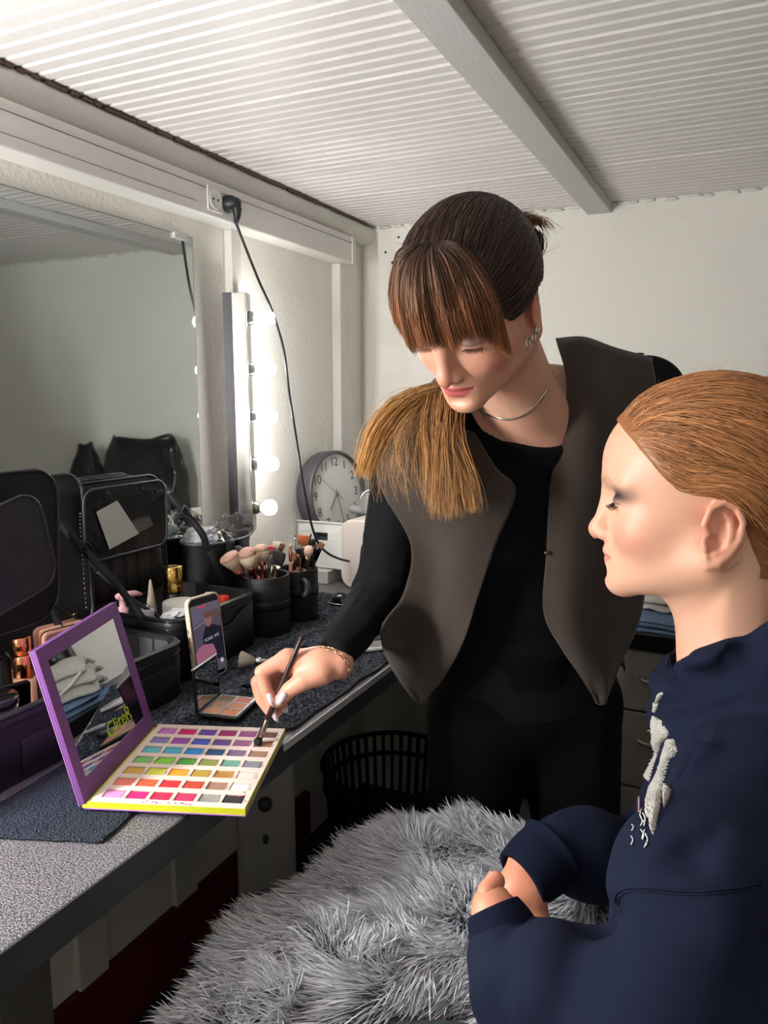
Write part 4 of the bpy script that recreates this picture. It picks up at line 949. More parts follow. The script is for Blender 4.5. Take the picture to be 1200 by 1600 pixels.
q = np.stack([ii[:-1,:-1], ii[1:,:-1], ii[1:,1:], ii[:-1,1:]], -1).reshape(-1,4); q = q[(q >= 0).all(1)]
V = np.vstack([V, V-np.array([0,0,.006])]); n = ok.sum()
blk = thing('fluffy_blanket', 'shaggy light grey fluffy blanket spread over the seated lap', 'blanket', (.82,.9,.6)); Wb = np.array([.82,.9,.6])
rawmesh('blanket_cloth', V-Wb, np.vstack([q, q[:,::-1]+n]), mat('blanket_base', S(70,74,82), .95), blk)
N = 62000; X = rng.uniform(.48, 1.12, N*2); Y = rng.uniform(.42, 1.32, N*2); z, s = bl_z(X, Y); m = (s > -.075); X, Y, z, s = X[m][:N], Y[m][:N], z[m][:N], s[m][:N]; N = len(X)
e = .003; zx = (bl_z(X+e, Y)[0]-z)/e; zy = (bl_z(X, Y+e)[0]-z)/e; nr = np.stack([-zx, -zy, np.ones(N)], 1); nr /= np.linalg.norm(nr, axis=1, keepdims=True)
P0 = np.stack([X, Y, z], 1)
cl = np.stack([vnoise(P0, 16, k+20) for k in range(3)], 1)+.8*np.stack([vnoise(P0, 42, k+30) for k in range(3)], 1)
dr = nr*.62+np.array([-.50,-.30,-.02])+cl*np.array([.55,.55,.25])+rng.normal(size=(N,3))*.16
dr[:,2] = np.where((dr*nr).sum(1) < .15, dr[:,2]+.25, dr[:,2]); dr /= np.linalg.norm(dr, axis=1, keepdims=True)
Ln = rng.uniform(.026,.046,N)[:,None]*(1+.25*vnoise(P0, 12, 9))[:,None]; K = 6; t = np.linspace(0,1,K)[None,:,None]
bend = np.array([-.25,-.2,-.45])+cl*.5+rng.normal(size=(N,3))*.22
P = P0[:,None]-nr[:,None]*.002+dr[:,None]*Ln[:,None]*t+bend[:,None]*Ln[:,None]*.45*t*t
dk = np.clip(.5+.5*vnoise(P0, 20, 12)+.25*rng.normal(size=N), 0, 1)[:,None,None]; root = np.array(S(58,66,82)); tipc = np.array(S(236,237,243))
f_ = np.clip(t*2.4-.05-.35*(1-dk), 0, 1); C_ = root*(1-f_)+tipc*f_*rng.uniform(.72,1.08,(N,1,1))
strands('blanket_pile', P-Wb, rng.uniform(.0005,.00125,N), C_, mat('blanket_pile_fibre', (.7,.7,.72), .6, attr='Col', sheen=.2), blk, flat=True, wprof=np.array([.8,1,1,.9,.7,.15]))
# ================================================================ THINGS ON THE WORKTOP
DZ = .8295; TZ = .8345   # worktop surface, towel surface
def towel(name, label, corners, n, m, amp, matr, zz, group=None, fold=True, th=.004, sd=0):
    a, b, c, d = [np.array(q, float) for q in corners]; U, Vv = np.meshgrid(np.linspace(0,1,n), np.linspace(0,1,m), indexing='ij')
    XY = (a*(1-U)[...,None]+b*U[...,None])*(1-Vv)[...,None]+(d*(1-U)[...,None]+c*U[...,None])*Vv[...,None]
    P = np.dstack([XY, np.zeros_like(U)]); e = np.minimum.reduce([U, 1-U, Vv, 1-Vv]); w_ = .004*vnoise(P, 18, sd)*(e < .02); P[...,0] += w_; P[...,1] += w_
    P[...,2] = zz+np.abs(vnoise(P, 14, sd+1))*amp+.0006*rng.normal(size=U.shape)*(amp > .001)
    t = thing(name, label, 'towel', (float(a[0]), float(a[1]), zz), 0, group); W0 = np.array([a[0], a[1], zz]); tp = P.copy(); tp[...,2] += th
    MB().grid(tp[:,::-1]-W0, th*.9).build('cloth', matr, t)
    loop = np.vstack([tp[:,0], tp[-1,:], tp[::-1,-1], tp[0,::-1]])-W0; loop[:,2] -= th*.4; MB().tube(loop[::2], th*.62, 6).build('hem', matr, t); return t
M_TER = mat('navy_terry', S(24,31,45), .95, bump=1.0, bscale=260, bdist=.005, var=.25, vscale=160, sheen=.2)
M_WAF = mat('navy_waffle', S(27,34,49), .9, bump=1.0, bscale=330, bdist=.003, btype='VORO')
towel('terry_towel', 'dark navy terry towel spread on the worktop under the brush cups and the small palette', [(.305,.80),(.535,.985),(.546,1.75),(.15,1.75)], 60, 80, .0025, M_TER, DZ+.0003, sd=3)
towel('waffle_towel', 'thin navy waffle towel under the big open eyeshadow palette', [(.320,.555),(.498,.622),(.455,.93),(.300,.93)], 50, 60, .0015, M_WAF, DZ+.0003, sd=8, th=.003)
# terry loops on the towel nearest the camera, as uncountable pile
n = 9000; u = rng.random(n); v = rng.random(n); a, b, c, d = [np.array(q) for q in [(.305,.80),(.535,.985),(.546,1.75),(.15,1.75)]]
XY = ((a*(1-u)[:,None]+b*u[:,None])*(1-v)[:,None]+(d*(1-u)[:,None]+c*u[:,None])*v[:,None]); P0 = np.dstack([XY[None], np.zeros((1,n))])[0]; P0[:,2] = DZ+.0045+np.abs(vnoise(P0, 14, 4))*.0025
s = np.linspace(0,1,4)[None,:,None]; dr = rng.normal(size=(n,1,3))*np.array([1,1,.2])*.0028; P = P0[:,None]+dr*s+np.array([0,0,1])*np.sin(s*math.pi)*.0022
tt = bpy.data.objects['terry_towel']; strands('terry_loops', P-np.array(tt.location), .0007, np.tile(np.array(S(34,43,62)),(n,4,1))*rng.uniform(.6,1.3,(n,1,1)), mat('terry_loop', (.1,.1,.1), .9, attr='Col'), tt, flat=False)
# ---------------------------------------------------------------- eyeshadow palette
A0 = Vector((.433,.665,.8365)); PX, PY = .2056, .2325; prz = math.atan2(.3453,.9386)
pal = thing('eyeshadow_palette', 'big open purple eyeshadow palette with forty-two pans and a mirror in its lid', 'palette', tuple(A0), prz)
M_PUR = mat('purple_cover', S(112,66,130), .45, bump=.1, bscale=200); M_LIL = mat('lilac_cover', S(164,112,180), .45); M_YEL = mat('acid_yellow_card', S(196,200,40), .5); M_CREAM = mat('cream_card', S(226,206,196), .55)
MB().box((0,-.001,0),(PX+.001,PY+.001,.0018)).build('base_cover', M_LIL, pal, bevel=.0005)
MB().box((.004,0,.0018),(PX,PY,.0066)).box((.004,-.0003,.0018),(PX+.0003,.0012,.0100)).box((PX-.0012,0,.0018),(PX+.0003,PY,.0100)).box((.004,PY-.0012,.0018),(PX,PY+.0003,.0100)).build('tray_side', M_YEL, pal)
MB().box((-.004,0,.0005),(.0055,PY,.006)).build('spine', M_YEL, pal, bevel=.001)
m0x, m0y = .0145, .008; cw, chh = (PX-.0145-.004)/6, (PY-.012)/7; gw, gh = .0262, .0215
top = MB(); zt = .0100; z1 = .0112
xs = [.0075]; 
for i in range(6): xs += [m0x+cw*i+.002, m0x+cw*i+.002+gw]
xs += [PX]; ys = [0]
for j in range(7): ys += [m0y+chh*j+.002, m0y+chh*j+.002+gh]
ys += [PY]
for i in range(len(xs)-1):
    for j in range(len(ys)-1):
        if i % 2 == 1 and j % 2 == 1: continue
        top.box((xs[i],ys[j],.0065),(xs[i+1],ys[j+1],z1))
top.build('pan_tray', M_CREAM, pal)
SH = [[(224,138,190),(225,28,112),(226,34,74),(190,42,92),'s',(38,40,42)], [(238,128,114),(242,92,58),(222,40,50),(182,62,46),'r',(226,226,222)],
      [(206,162,76),(216,212,78),(238,152,40),(172,142,52),'g',(234,208,198)], [(126,190,112),(132,202,70),(80,152,62),(126,132,60),'m',(124,128,140)],
      [(96,180,196),(72,172,202),(32,132,202),(26,70,108),'l',(150,114,94)], [(130,124,180),(150,68,160),(60,80,180),(96,66,140),'o',(162,112,82)], [(190,110,190),(206,20,110),(100,54,156),(156,24,100),'p',(116,76,66)]]
GL = dict(s=(196,196,196), r=(196,150,126), g=(216,160,64), m=(124,200,180), l=(150,124,170), o=(208,134,198), p=(226,128,214))
for j in range(7):
    for i in range(6):
        c = SH[j][i]; gl = isinstance(c, str); cc = S(*(GL[c] if gl else c))
        x0, y0 = xs[1+2*i], ys[1+2*j]; b = MB(); dip = random.uniform(.0,.0008)
        P = [[(x0+.0004+(gw-.0008)*u, y0+.0004+(gh-.0008)*v, .0098-.0006*dip/.0008*math.sin(u*3.14)*math.sin(v*3.14)*random.uniform(.6,1)) for v in np.linspace(0,1,7)] for u in np.linspace(0,1,7)]
        b.grid(np.array(P)[:,::-1], .0025)
        m = mat('glitter_shadow_'+c, cc, .32, .45, bump=1, bscale=1400, bdist=.002, btype='VORO', var=.5, vscale=1500) if gl else mat('shadow_%d_%d_%d' % c, cc, .75, bump=.3, bscale=900, bdist=.0006, var=.08, vscale=300)
        b.build('shadow_pan', m, pal)
lb = MB()
for j in range(7):
    for i in range(6):
        x0, y0 = xs[2+2*i], ys[1+2*j]
        for k in range(5): 
            if random.random() < .9: lb.box((x0+.0009,y0+.0016+k*.0019,z1),(x0+.0009+random.uniform(.0011,.0018),y0+.0024+k*.0019+random.uniform(0,.0005),z1+.00012))
lb.build('printed_shade_names', mat('small_print', S(90,78,76), .6), pal, kind='stuff')
sm = MB()
for k in range(26): 
    x, y = (random.uniform(.06,.14), random.uniform(.001,.007)) if k < 18 else (random.uniform(.19,.203), random.uniform(.01,.04)); sm.lathe([(random.uniform(.0004,.0013),0),(0,.0001)], 6, (x,y,z1), sx=random.uniform(1,2.5))
sm.build('powder_smudges', mat('powder_smudge', S(214,86,110), .8), pal, kind='stuff')
ph = math.radians(14.5); ML = Matrix.Translation((0,0,.006)) @ Matrix.Rotation(-ph, 4, 'Y')       # lid plane: local z up the lid, y along the hinge
lid = MB().box((-.0075,0,0),(-.0022,PY,.2056), ML).build('lid', M_PUR, pal, bevel=.0006)
mgx, mgy = .020, .026
fr = MB()
for lo, hi in (((-.0022,0,.0),(0,PY,mgy)), ((-.0022,0,.2056-mgx),(0,PY,.2056)), ((-.0022,0,mgy),(0,mgx,.2056-mgx)), ((-.0022,PY-mgx,mgy),(0,PY,.2056-mgx))): fr.box(lo, hi, ML)
fr.build('lid_frame', M_PUR, lid, bevel=.0003)
MB().add([tuple(ML @ Vector(p)) for p in ((-.0012,mgx,mgy),(-.0012,PY-mgx,mgy),(-.0012,PY-mgx,.2056-mgx),(-.0012,mgx,.2056-mgx))], [(0,1,2,3)]).build('lid_mirror', mat('lid_mirror_silver', S(214,216,218), .02, 1), lid)
MB().box((-.0082,-.0006,-.001),(-.0070,PY+.0006,.2062), ML).build('lid_outer_edge', M_LIL, lid)
sp_ = MB()
for k in range(40): sp_.lathe([(random.uniform(.0003,.0008),0),(0,.0002)], 5, M=ML @ Matrix.Translation((.00005,random.uniform(.01,PY-.01),random.choice([random.uniform(.188,.204),random.uniform(.002,.022)]))) @ Matrix.Rotation(math.pi/2,4,'Y'))
sp_.build('powder_specks', mat('powder_speck', S(206,170,200), .8), lid, kind='stuff')
def text(body, size, m, parent, M, name='lettering', extrude=.0002):
    cu = bpy.data.curves.new(name, 'FONT'); cu.body = body; cu.size = size; cu.extrude = extrude; cu.align_x = 'CENTER'; cu.align_y = 'CENTER'
    o = bpy.data.objects.new(name, cu); COL.objects.link(o); dg = bpy.context.evaluated_depsgraph_get(); me = bpy.data.meshes.new_from_object(o.evaluated_get(dg)); bpy.data.objects.remove(o)
    me.transform(M); me.materials.clear(); me.materials.append(m); q = bpy.data.objects.new(name, me); link(q, parent); return q
text('GliteR', .030, mat('acid_green_print', S(170,190,30), .4), lid, ML @ Matrix.Translation((-.0009,PY*.60,.050)) @ Matrix(((0,0,1,0),(1,0,0,0),(0,1,0,0),(0,0,0,1))) , 'printed_logo', .0001)
# ---------------------------------------------------------------- small compact with six pans
A1 = Vector((.386,.945,TZ+.0035)); crz = math.atan2(.960-.947,.453-.384)
cp = thing('compact_palette', 'small black compact with six nude pans and an upright mirror lid', 'palette', tuple(A1), crz); CX, CY = .070, .084
M_GB = mat('gloss_black_plastic', S(20,20,22), .18); M_SV = mat('satin_silver', S(176,178,182), .3, .8)
MB().rbox((0,0,0),(CX,CY,.008), .004, er=.0015).build('base', M_GB, cp)
fr = MB(); gx, gy = .0275, .0225
cols = [[(214,150,120),(222,136,96)],[(180,134,108),(206,142,110)],[(134,100,72),(206,124,110)]]
for i in range(3): fr.box((.0045+i*(gx+.0036)-.0036,.004,.008),(.0045+i*(gx+.0036),CY-.004,.0094))
for j in range(4): fr.box((.001,.0035+j*(gy+.003)-.003+.003,.008),(CX-.0035,.0035+j*(gy+.003)+.003,.0094))
fr.build('pan_frame', M_SV, cp)
for i in range(2):
    for j in range(3): MB().rbox((.0047+i*(gx+.0036),.0067+j*(gy+.003),.0078),(.0043+i*(gx+.0036)+gx,.0062+j*(gy+.003)+gy-.003+.003,.0088), .003).build('powder_pan', mat('nude_%d%d'%(i,j), S(*cols[j][i]), .7, bump=.4, bscale=700, bdist=.0006), cp)
MLc = Matrix.Translation((0,0,.009)) @ Matrix.Rotation(math.radians(-4), 4, 'Y')
ld = MB().box((-.004,.001,0),(0,CY-.001,.071), MLc).build('lid', M_GB, cp, bevel=.001)
MB().add([tuple(MLc @ Vector(p)) for p in ((.0003,.005,.004),(.0003,CY-.005,.004),(.0003,CY-.005,.066),(.0003,.005,.066))], [(0,1,2,3)]).build('lid_mirror', MATS['lid_mirror_silver'], ld)
MB().box((-.0045,.001,.069),(.0008,CY-.001,.0725), MLc).build('lid_rim', M_SV, ld, bevel=.0008)
# ---------------------------------------------------------------- phone
PB = Vector((.286,1.070,TZ+.002)); frz = math.atan2(1.151-1.072,.272-.262)-math.pi/2
phn = thing('phone', 'phone in a cream case leaning on the black case, filming the seated person', 'phone', tuple(PB), frz); PHW, PHH, PHT = .079, .155, .0115
MP = Matrix.Rotation(math.radians(-7), 4, 'Y') @ Matrix(((0,0,1,0),(1,0,0,0),(0,1,0,0),(0,0,0,1)))      # local x->y(width), y->z(up), z->x(out)
M_CASE = mat('cream_phone_case', S(206,190,172), .5)
MB().rbox((0,0,-PHT),(PHW,PHH,-.0012), .013, 6, MP, er=.003).build('phone_case', M_CASE, phn)
MB().rbox((0,0,-.0025),(PHW,PHH,0), .013, 6, MP, er=.0012).build('case_rim', M_CASE, phn)
MB().rbox((.0032,.0032,-.002),(PHW-.0032,PHH-.0032,.0003), .011, 6, MP).build('glass_front', mat('phone_glass', S(8,8,10), .06), phn)
for y0, y1 in ((.093,.099),(.074,.086),(.056,.068)): MB().rbox((-.0012,y0,-.0080),(.0012,y1,-.0045), .0008, 3, MP).build('side_button', mat('rose_button', S(150,110,96), .35), phn)
def scr(pts, z, col, e, name): 
    return MB().add([tuple(MP @ Vector((x*PHW, y*PHH, z))) for x, y in pts], [tuple(range(len(pts)))]).build(name, mat('screen_'+name, (0,0,0), .3, emit=e, ecol=S(*col)), sc_)
sc_ = MB().add([tuple(MP @ Vector((x*PHW, y*PHH, .0005))) for x, y in ((.06,.06),(.94,.06),(.94,.90),(.06,.90))], [(0,1,2,3)]).build('screen', mat('screen_lit', (0,0,0), .15, emit=1, ecol=S(70,62,76)), phn)
scr([(.06,.66),(.94,.80),(.94,.90),(.06,.90)], .0006, (84,76,92), 1, 'ceiling_in_video'); scr([(.06,.62),(.94,.76),(.94,.78),(.06,.64)], .00065, (100,92,104), 1, 'cornice_in_video')
scr([(.32,.50),(.42,.60),(.52,.66),(.72,.62),(.94,.58),(.94,.18),(.70,.20),(.60,.40),(.34,.36)], .0007, (22,22,34), 1, 'hoodie_in_video')
ov = lambda cx, cy, rx, ry, n=18: [(cx+rx*math.cos(2*math.pi*k/n), cy+ry*math.sin(2*math.pi*k/n)) for k in range(n)]
scr(ov(.55,.70,.115,.085), .0008, (118,82,84), 1, 'face_in_video'); scr(ov(.56,.765,.125,.045), .00085, (88,60,52), 1, 'hair_in_video'); scr(ov(.78,.755,.14,.05), .00075, (82,60,64), 1, 'second_head_in_video')
scr([(.06,.14),(.06,.34),(.16,.40),(.34,.425),(.62,.40),(.70,.30),(.68,.16),(.40,.17)], .0009, (134,80,100), 1, 'hand_in_video')
scr([(.28,.862),(.52,.862),(.52,.88),(.28,.88)], .0009, (190,40,70), 1, 'record_bar'); scr(ov(.50,.165,.075,.038), .001, (170,34,48), 1, 'record_button'); scr(ov(.84,.17,.055,.028), .001, (160,150,170), 1, 'gallery_button'); scr(ov(.20,.145,.06,.03), .001, (60,54,70), 1, 'lens_button')
text('YORK WE', .0085, mat('screen_text', (0,0,0), .3, emit=1, ecol=S(150,146,156)), sc_, MP @ Matrix.Translation((PHW*.60,PHH*.475,.0010)) @ Matrix.Rotation(.12,4,'Z'), 'letters_in_video', .00005)
# ---------------------------------------------------------------- soft train cases
M_BAG = mat('black_synthetic_leather', S(26,26,30), .42, bump=.35, bscale=600, bdist=.0006, var=.1, vscale=20)
M_NYL = mat('black_nylon', S(20,20,24), .6, bump=.3, bscale=900, bdist=.0004)
M_LINE = mat('grey_lining', S(66,66,68), .7, bump=.3, bscale=500)
def rrect(lo, hi, r, seg=6):
    (a,b),(d,e) = lo,hi; return [(cx+math.cos((t0+k/seg)*math.pi/2)*r, cy+math.sin((t0+k/seg)*math.pi/2)*r) for cx, cy, t0 in ((d-r,e-r,0),(a+r,e-r,1),(a+r,b+r,2),(d-r,b+r,3)) for k in range(seg+1)]
def tray(par, lo, hi, z0, z1, r, wl, name='body', m=None):
    rings = []; 
    for ins, z in ((.004,z0),(0,z0+.006),(-.0015,(z0+z1)/2),(0,z1-.012),(-.001,z1),(wl*.5,z1+.003),(wl,z1),(wl,z0+.012)): rings.append([(x,y,z) for x, y in rrect((lo[0]+ins,lo[1]+ins),(hi[0]-ins,hi[1]-ins), max(r-ins,.005))])
    n = len(rings[0]); v = [p for R_ in rings for p in R_]; k = len(rings)
    f = [(j*n+i, j*n+(i+1)%n, (j+1)*n+(i+1)%n, (j+1)*n+i) for j in range(k-1) for i in range(n)]+[tuple(range(n-1,-1,-1)), tuple((k-1)*n+i for i in range(n))]
    o = MB().add(v, f, True).build(name, m or M_BAG, par)
    for zz, rr in ((z1-.001,.0022),(z1-.016,.0016)): MB().tube([(x,y,zz) for x, y in rrect((lo[0]-.001,lo[1]-.001),(hi[0]+.001,hi[1]+.001), r)], rr, 6, closed=True).build('piping', M_GB, o)
    return o
def panel_soft(par, name, Y0, Y1, Z0, Z1, X, th, r, m, lean=0, roll=0, piping=True):
    """upright soft panel in the YZ plane at depth X, leaning by lean"""
    pv = Matrix.Translation((0,Y1-.03,Z1-Z0-.01)); M_ = Matrix.Translation((X,0,Z0)) @ Matrix.Rotation(lean,4,'Y') @ pv @ Matrix.Rotation(roll,4,'X') @ pv.inverted() @ Matrix(((0,0,1,0),(1,0,0,0),(0,1,0,0),(0,0,0,1)))
    o = MB().rbox((Y0,0,-th),(Y1,Z1-Z0,0), r, 8, M_, er=min(.004,th*.4)).build(name, m, par)
    if piping: MB().tube([tuple(M_ @ Vector((x,y,0))) for x, y in rrect((Y0,0),(Y1,Z1-Z0), r, 8)], .0028, 6, closed=True).build('piping', mat('piping_black', S(46,46,50), .3), o)
    return o, M_
def strap(par, pts, wdt, m=M_NYL, name='strap', side=None, th=.0014, K=30):
    c = catmull(pts, K); s_ = np.cross(c[-1]-c[0], (-.45,.85,-.25)); s_ = s_/(np.linalg.norm(s_)+1e-9) if side is None else np.array(side, float); T = np.gradient(c, axis=0); B = np.cross(T, s_[None]); B /= np.linalg.norm(B, axis=1, keepdims=True)+1e-9; D = np.cross(B, T); D /= np.linalg.norm(D, axis=1, keepdims=True)
    return MB().grid(np.stack([c-D*wdt/2, c+D*wdt/2], 1), th).build(name, m, par)
# --- near case
c1_ = thing('makeup_case', 'open black soft make-up case nearest the camera, filled with bottles and compacts', 'case', (.17,.78,DZ)); o1 = (.17,.78,DZ)
rel = lambda *p: (p[0]-o1[0], p[1]-o1[1], p[2]-o1[2])
tb_ = tray(c1_, (.045-.17,.46-.78), (.292-.17,1.045-.78), 0, .100, .045, .012)
fp = MB().rbox((.2925-.17,.69-.78,.012),(.2955-.17,.83-.78,.062), .001); fp.build('front_pocket', M_BAG, tb_, bevel=.001)
fp = MB().rbox((.2925-.17,.90-.78,.012),(.2955-.17,1.0-.78,.066), .001); fp.build('front_pocket', M_BAG, tb_, bevel=.001)
lin = MB()
for k in range(14): lin.box((.058-.17,.60+.031*k-.78,.02),(.0595-.17,.627+.031*k-.78,.094))
for k in range(5): lin.box((.085+.035*k-.17,1.0315-.78,.02),(.115+.035*k-.17,1.033-.78,.094))
lin.build('ribbed_lining', M_LINE, tb_)
for k, (ya, yb) in enumerate(((.87,.872),)): MB().box((.058-.17,ya-.78,.012),(.28-.17,yb-.78,.075)).build('divider', M_LINE, tb_)
ld1, Ml = panel_soft(c1_, 'lid', .50-.78, 1.052-.78, .098, 1.212-DZ, .062-.17, .014, .035, M_BAG, lean=math.radians(-3))
f1, Mf = panel_soft(c1_, 'inner_organiser', .52-.78, .925-.78, .15, 1.235-DZ, .115-.17, .010, .05, M_NYL, lean=math.radians(4)); 
f2, Mf2 = panel_soft(f1, 'hanging_pocket_flap', .52-.78, .860-.78, .210, 1.200-DZ, .150-.17, .006, .035, mat('grey_nylon_flap', S(50,50,54), .45, bump=.5, bscale=60, bdist=.006), lean=math.radians(3), roll=math.radians(15))
f2.visible_shadow = True
strap(c1_, [rel(.10,.925,1.165), rel(.115,.955,1.12), rel(.135,.985,1.07), rel(.16,1.015,1.02), rel(.20,1.035,.955)], .013)
bk = MB(); M_bk = Matrix.Translation(Vector(rel(.1285,.978,1.087))) @ Matrix.Rotation(-.75,4,'X'); bk.box((0,-.010,-.011),(.004,.010,-.007), M_bk).box((0,-.010,.007),(.004,.010,.011), M_bk).box((0,-.010,-.002),(.004,.010,.002), M_bk).box((0,-.0105,-.011),(.004,-.0075,.011), M_bk).box((0,.0075,-.011),(.004,.0105,.011), M_bk)
bk.build('strap_buckle', M_GB, c1_, bevel=.0008)
strap(c1_, [rel(.13,.905,1.005), rel(.14,.925,.985), rel(.15,.965,.955), rel(.14,.955,.925), rel(.13,.915,.915)], .010, side=(1,0,0))
strap(c1_, [rel(.135,.895,1.00), rel(.14,.902,.97), rel(.15,.912,.925)], .012)
MB().box((.058-.17,1.000-.78,.95-DZ),(.066-.17,1.008-.78,.958-DZ)).build('lock_stud', mat('brass_stud', S(190,160,90), .25, 1), c1_, bevel=.001)
# --- middle case
c2_ = thing('makeup_case', 'open black soft make-up case in the middle with a clear pocket inside its lid', 'case', (.14,1.19,DZ)); o2 = (.14,1.19,DZ); rel2 = lambda *p: (p[0]-o2[0], p[1]-o2[1], p[2]-o2[2])
tb2 = tray(c2_, (.035-.14,1.062-1.19), (.250-.14,1.320-1.19), 0, .118, .03, .010)
pk = catmull([rel2(.2515,1.155,.905), rel2(.2525,1.19,.902), rel2(.254,1.22,.905), rel2(.2535,1.26,.923), rel2(.2515,1.295,.932)], 20)
MB().tube(pk, .0022, 6).build('pocket_edge', mat('piping_black', S(46,46,50), .3), tb2)
low = pk.copy(); low[:,2] = .012; MB().grid(np.stack([low, pk], 1), .0012).build('side_pocket', M_NYL, tb2)
lin = MB()
for k in range(9): lin.box((.045-.14,1.08+.026*k-1.19,.02),(.0465-.14,1.103+.026*k-1.19,.112))
lin.build('ribbed_lining', M_LINE, tb2)
ld2, M2 = panel_soft(c2_, 'lid', 1.022-1.19, 1.272-1.19, .120, 1.190-DZ, .052-.14, .022, .038, M_NYL, lean=math.radians(-2))
# elastic pleats inside the lid
pl = MB()
for k in range(6): pl.lathe([(.019,0),(.021,.05),(.017,.09),(.012,.10)], 12, (.052-.14,1.05+.037*k-1.19,.128), sx=.35, sy=1.0)
pl.build('elastic_pocket', M_NYL, ld2)
M_VIN = mat('glossy_black_vinyl', S(24,24,28), .22, bump=.8, bscale=22, bdist=.012)
pk1, M3 = panel_soft(ld2, 'clear_pocket', 1.036-1.19, 1.258-1.19, 1.045-DZ, 1.180-DZ, .066-.14, .007, .026, M_VIN, lean=math.radians(1))
MB().add([rel2(.0685,1.068,1.148), rel2(.0695,1.185,1.158), rel2(.0695,1.215,1.09), rel2(.0685,1.10,1.066)], [(3,2,1,0)]).build('pocket_window', mat('window_film', S(44,42,44), .08, coat=1), pk1)
MB().add([rel2(.0700,1.064,1.138), rel2(.0705,1.118,1.153), rel2(.0705,1.172,1.080), rel2(.0700,1.092,1.062)], [(3,2,1,0)]).build('paper_behind_window', mat('pale_paper', S(176,178,170), .5), pk1)
for z_ in (.0,): 
    zp = MB(); arc = catmull([rel2(.067,1.030,.96), rel2(.067,1.028,1.05), rel2(.067,1.028,1.13), rel2(.066,1.04,1.175), rel2(.066,1.08,1.19), rel2(.066,1.22,1.19), rel2(.066,1.26,1.17)], 60)
    for i in range(0, 22): 
        zp.tube([arc[i], arc[i]+(arc[i+1]-arc[i])*.5], .0014, 5)
    zp.build('zip_teeth', mat('zip_metal', S(130,130,134), .3, 1), ld2, kind='stuff')
MB().tube([rel2(.075,1.036,1.055), rel2(.078,1.040,1.045), rel2(.080,1.045,1.033), rel2(.078,1.048,1.022)], [.004,.005,.004,.002]).build('zip_pull', mat('zip_metal', S(130,130,134), .3, 1), ld2)
strap(c2_, [rel2(.085,1.045,1.03), rel2(.10,1.058,1.01), rel2(.13,1.075,.98), rel2(.16,1.09,.955), rel2(.18,1.10,.94)], .007)
strap(c2_, [rel2(.072,1.262,1.15), rel2(.09,1.275,1.12), rel2(.11,1.295,1.085), rel2(.13,1.300,1.055), rel2(.135,1.298,1.03)], .015)
bk = MB(); M_bk = Matrix.Translation(Vector(rel2(.094,1.281,1.112))) @ Matrix.Rotation(-.7,4,'X'); bk.box((0,-.010,-.012),(.006,.010,-.007), M_bk).box((0,-.010,.006),(.006,.010,.010), M_bk).box((0,-.0105,-.012),(.006,-.0085,.010), M_bk).box((0,.0085,-.012),(.006,.0105,.010), M_bk); bk.build('strap_buckle', mat('zip_metal', S(130,130,134), .3, 1), c2_, bevel=.0008)
# --- tall pouch behind
c3_ = thing('tote_bag', 'round black fabric tote stuffed with clear plastic packets below the light bar', 'bag', (.066,1.425,DZ))
tv = []; nT = 48
for z, s_ in ((.0,.90),(.005,.94),(.06,.97),(.12,.99),(.185,1.0),(.197,1.03),(.203,1.04),(.203,1.0),(.195,.96),(.12,.94)):
    tv.append([(.060*s_*math.cos(a)*(1+.03*math.sin(a*5+z*20)*(z < .18)), .097*s_*math.sin(a)*(1+.02*math.sin(a*7+z*40)*(z < .18)), z) for a in np.linspace(0,2*math.pi,nT+1)])
MB().grid(np.array(tv), 0).build('body', M_NYL, c3_)
MB().tube([(.062*math.cos(a), .1005*math.sin(a), .201) for a in np.linspace(0,2*math.pi,41)[:-1]], .0032, 6, closed=True).build('rim_wire', mat('rim_grey', S(84,84,88), .3), c3_)
strap(c3_, [(.064,-.035,.205),(.074,-.045,.16),(.082,-.03,.10),(.084,.0,.055),(.080,.03,.085),(.070,.01,.15),(.064,-.01,.205)], .020)
strap(c3_, [(.05,-.09,.19),(.07,-.08,.13),(.086,-.03,.05),(.090,.02,.03)], .018)
M_CLR = mat('clear_plastic_film', S(250,250,250), .04, trans=.96, ior=1.12, spec=1)
def crumple(name, label, c, r, seed, m, cat, n=420, group=None, sc=(1,1,1), fr=9):
    D = fib(n); rr = r*(1+.38*vnoise(D*1.0, 2.2, seed)+.16*vnoise(D, fr*.6, seed+1)); import itertools
    import bmesh
    bm = bmesh.new(); [bm.verts.new(tuple(D[i]*rr[i]*np.array(sc))) for i in range(n)]; bmesh.ops.convex_hull(bm, input=bm.verts[:]) if False else None
    # triangulated sphere by icosphere instead of a hull
    bm.free(); bm = bmesh.new(); bmesh.ops.create_icosphere(bm, subdivisions=3 if 'clear' in label else 4, radius=1)
    for v in bm.verts:
        d = np.array(v.co); q = r*(1+.34*float(vnoise(d, 2.2, seed))+.20*abs(float(vnoise(d, 4.5, seed+1)))); v.co = Vector(d*q*np.array(sc))
    me = bpy.data.meshes.new(name); bm.to_mesh(me); bm.free(); me.materials.append(m); o = bpy.data.objects.new(name, me); link(o); o.location = c; return tag(o, label, cat, group)
crumple('plastic_packet', 'crumpled clear plastic packet standing up at the right of the tote', (.078,1.475,1.048), .040, 3, M_CLR, 'packet', sc=(.8,1.0,.85))
crumple('plastic_packet', 'soft whitish plastic packet at the left end of the tote', (.060,1.375,1.038), .038, 8, mat('milky_plastic', S(206,208,216), .3, trans=.4, ior=1.2, bump=1, bscale=50, bdist=.008), 'packet', sc=(.8,1.05,.6))
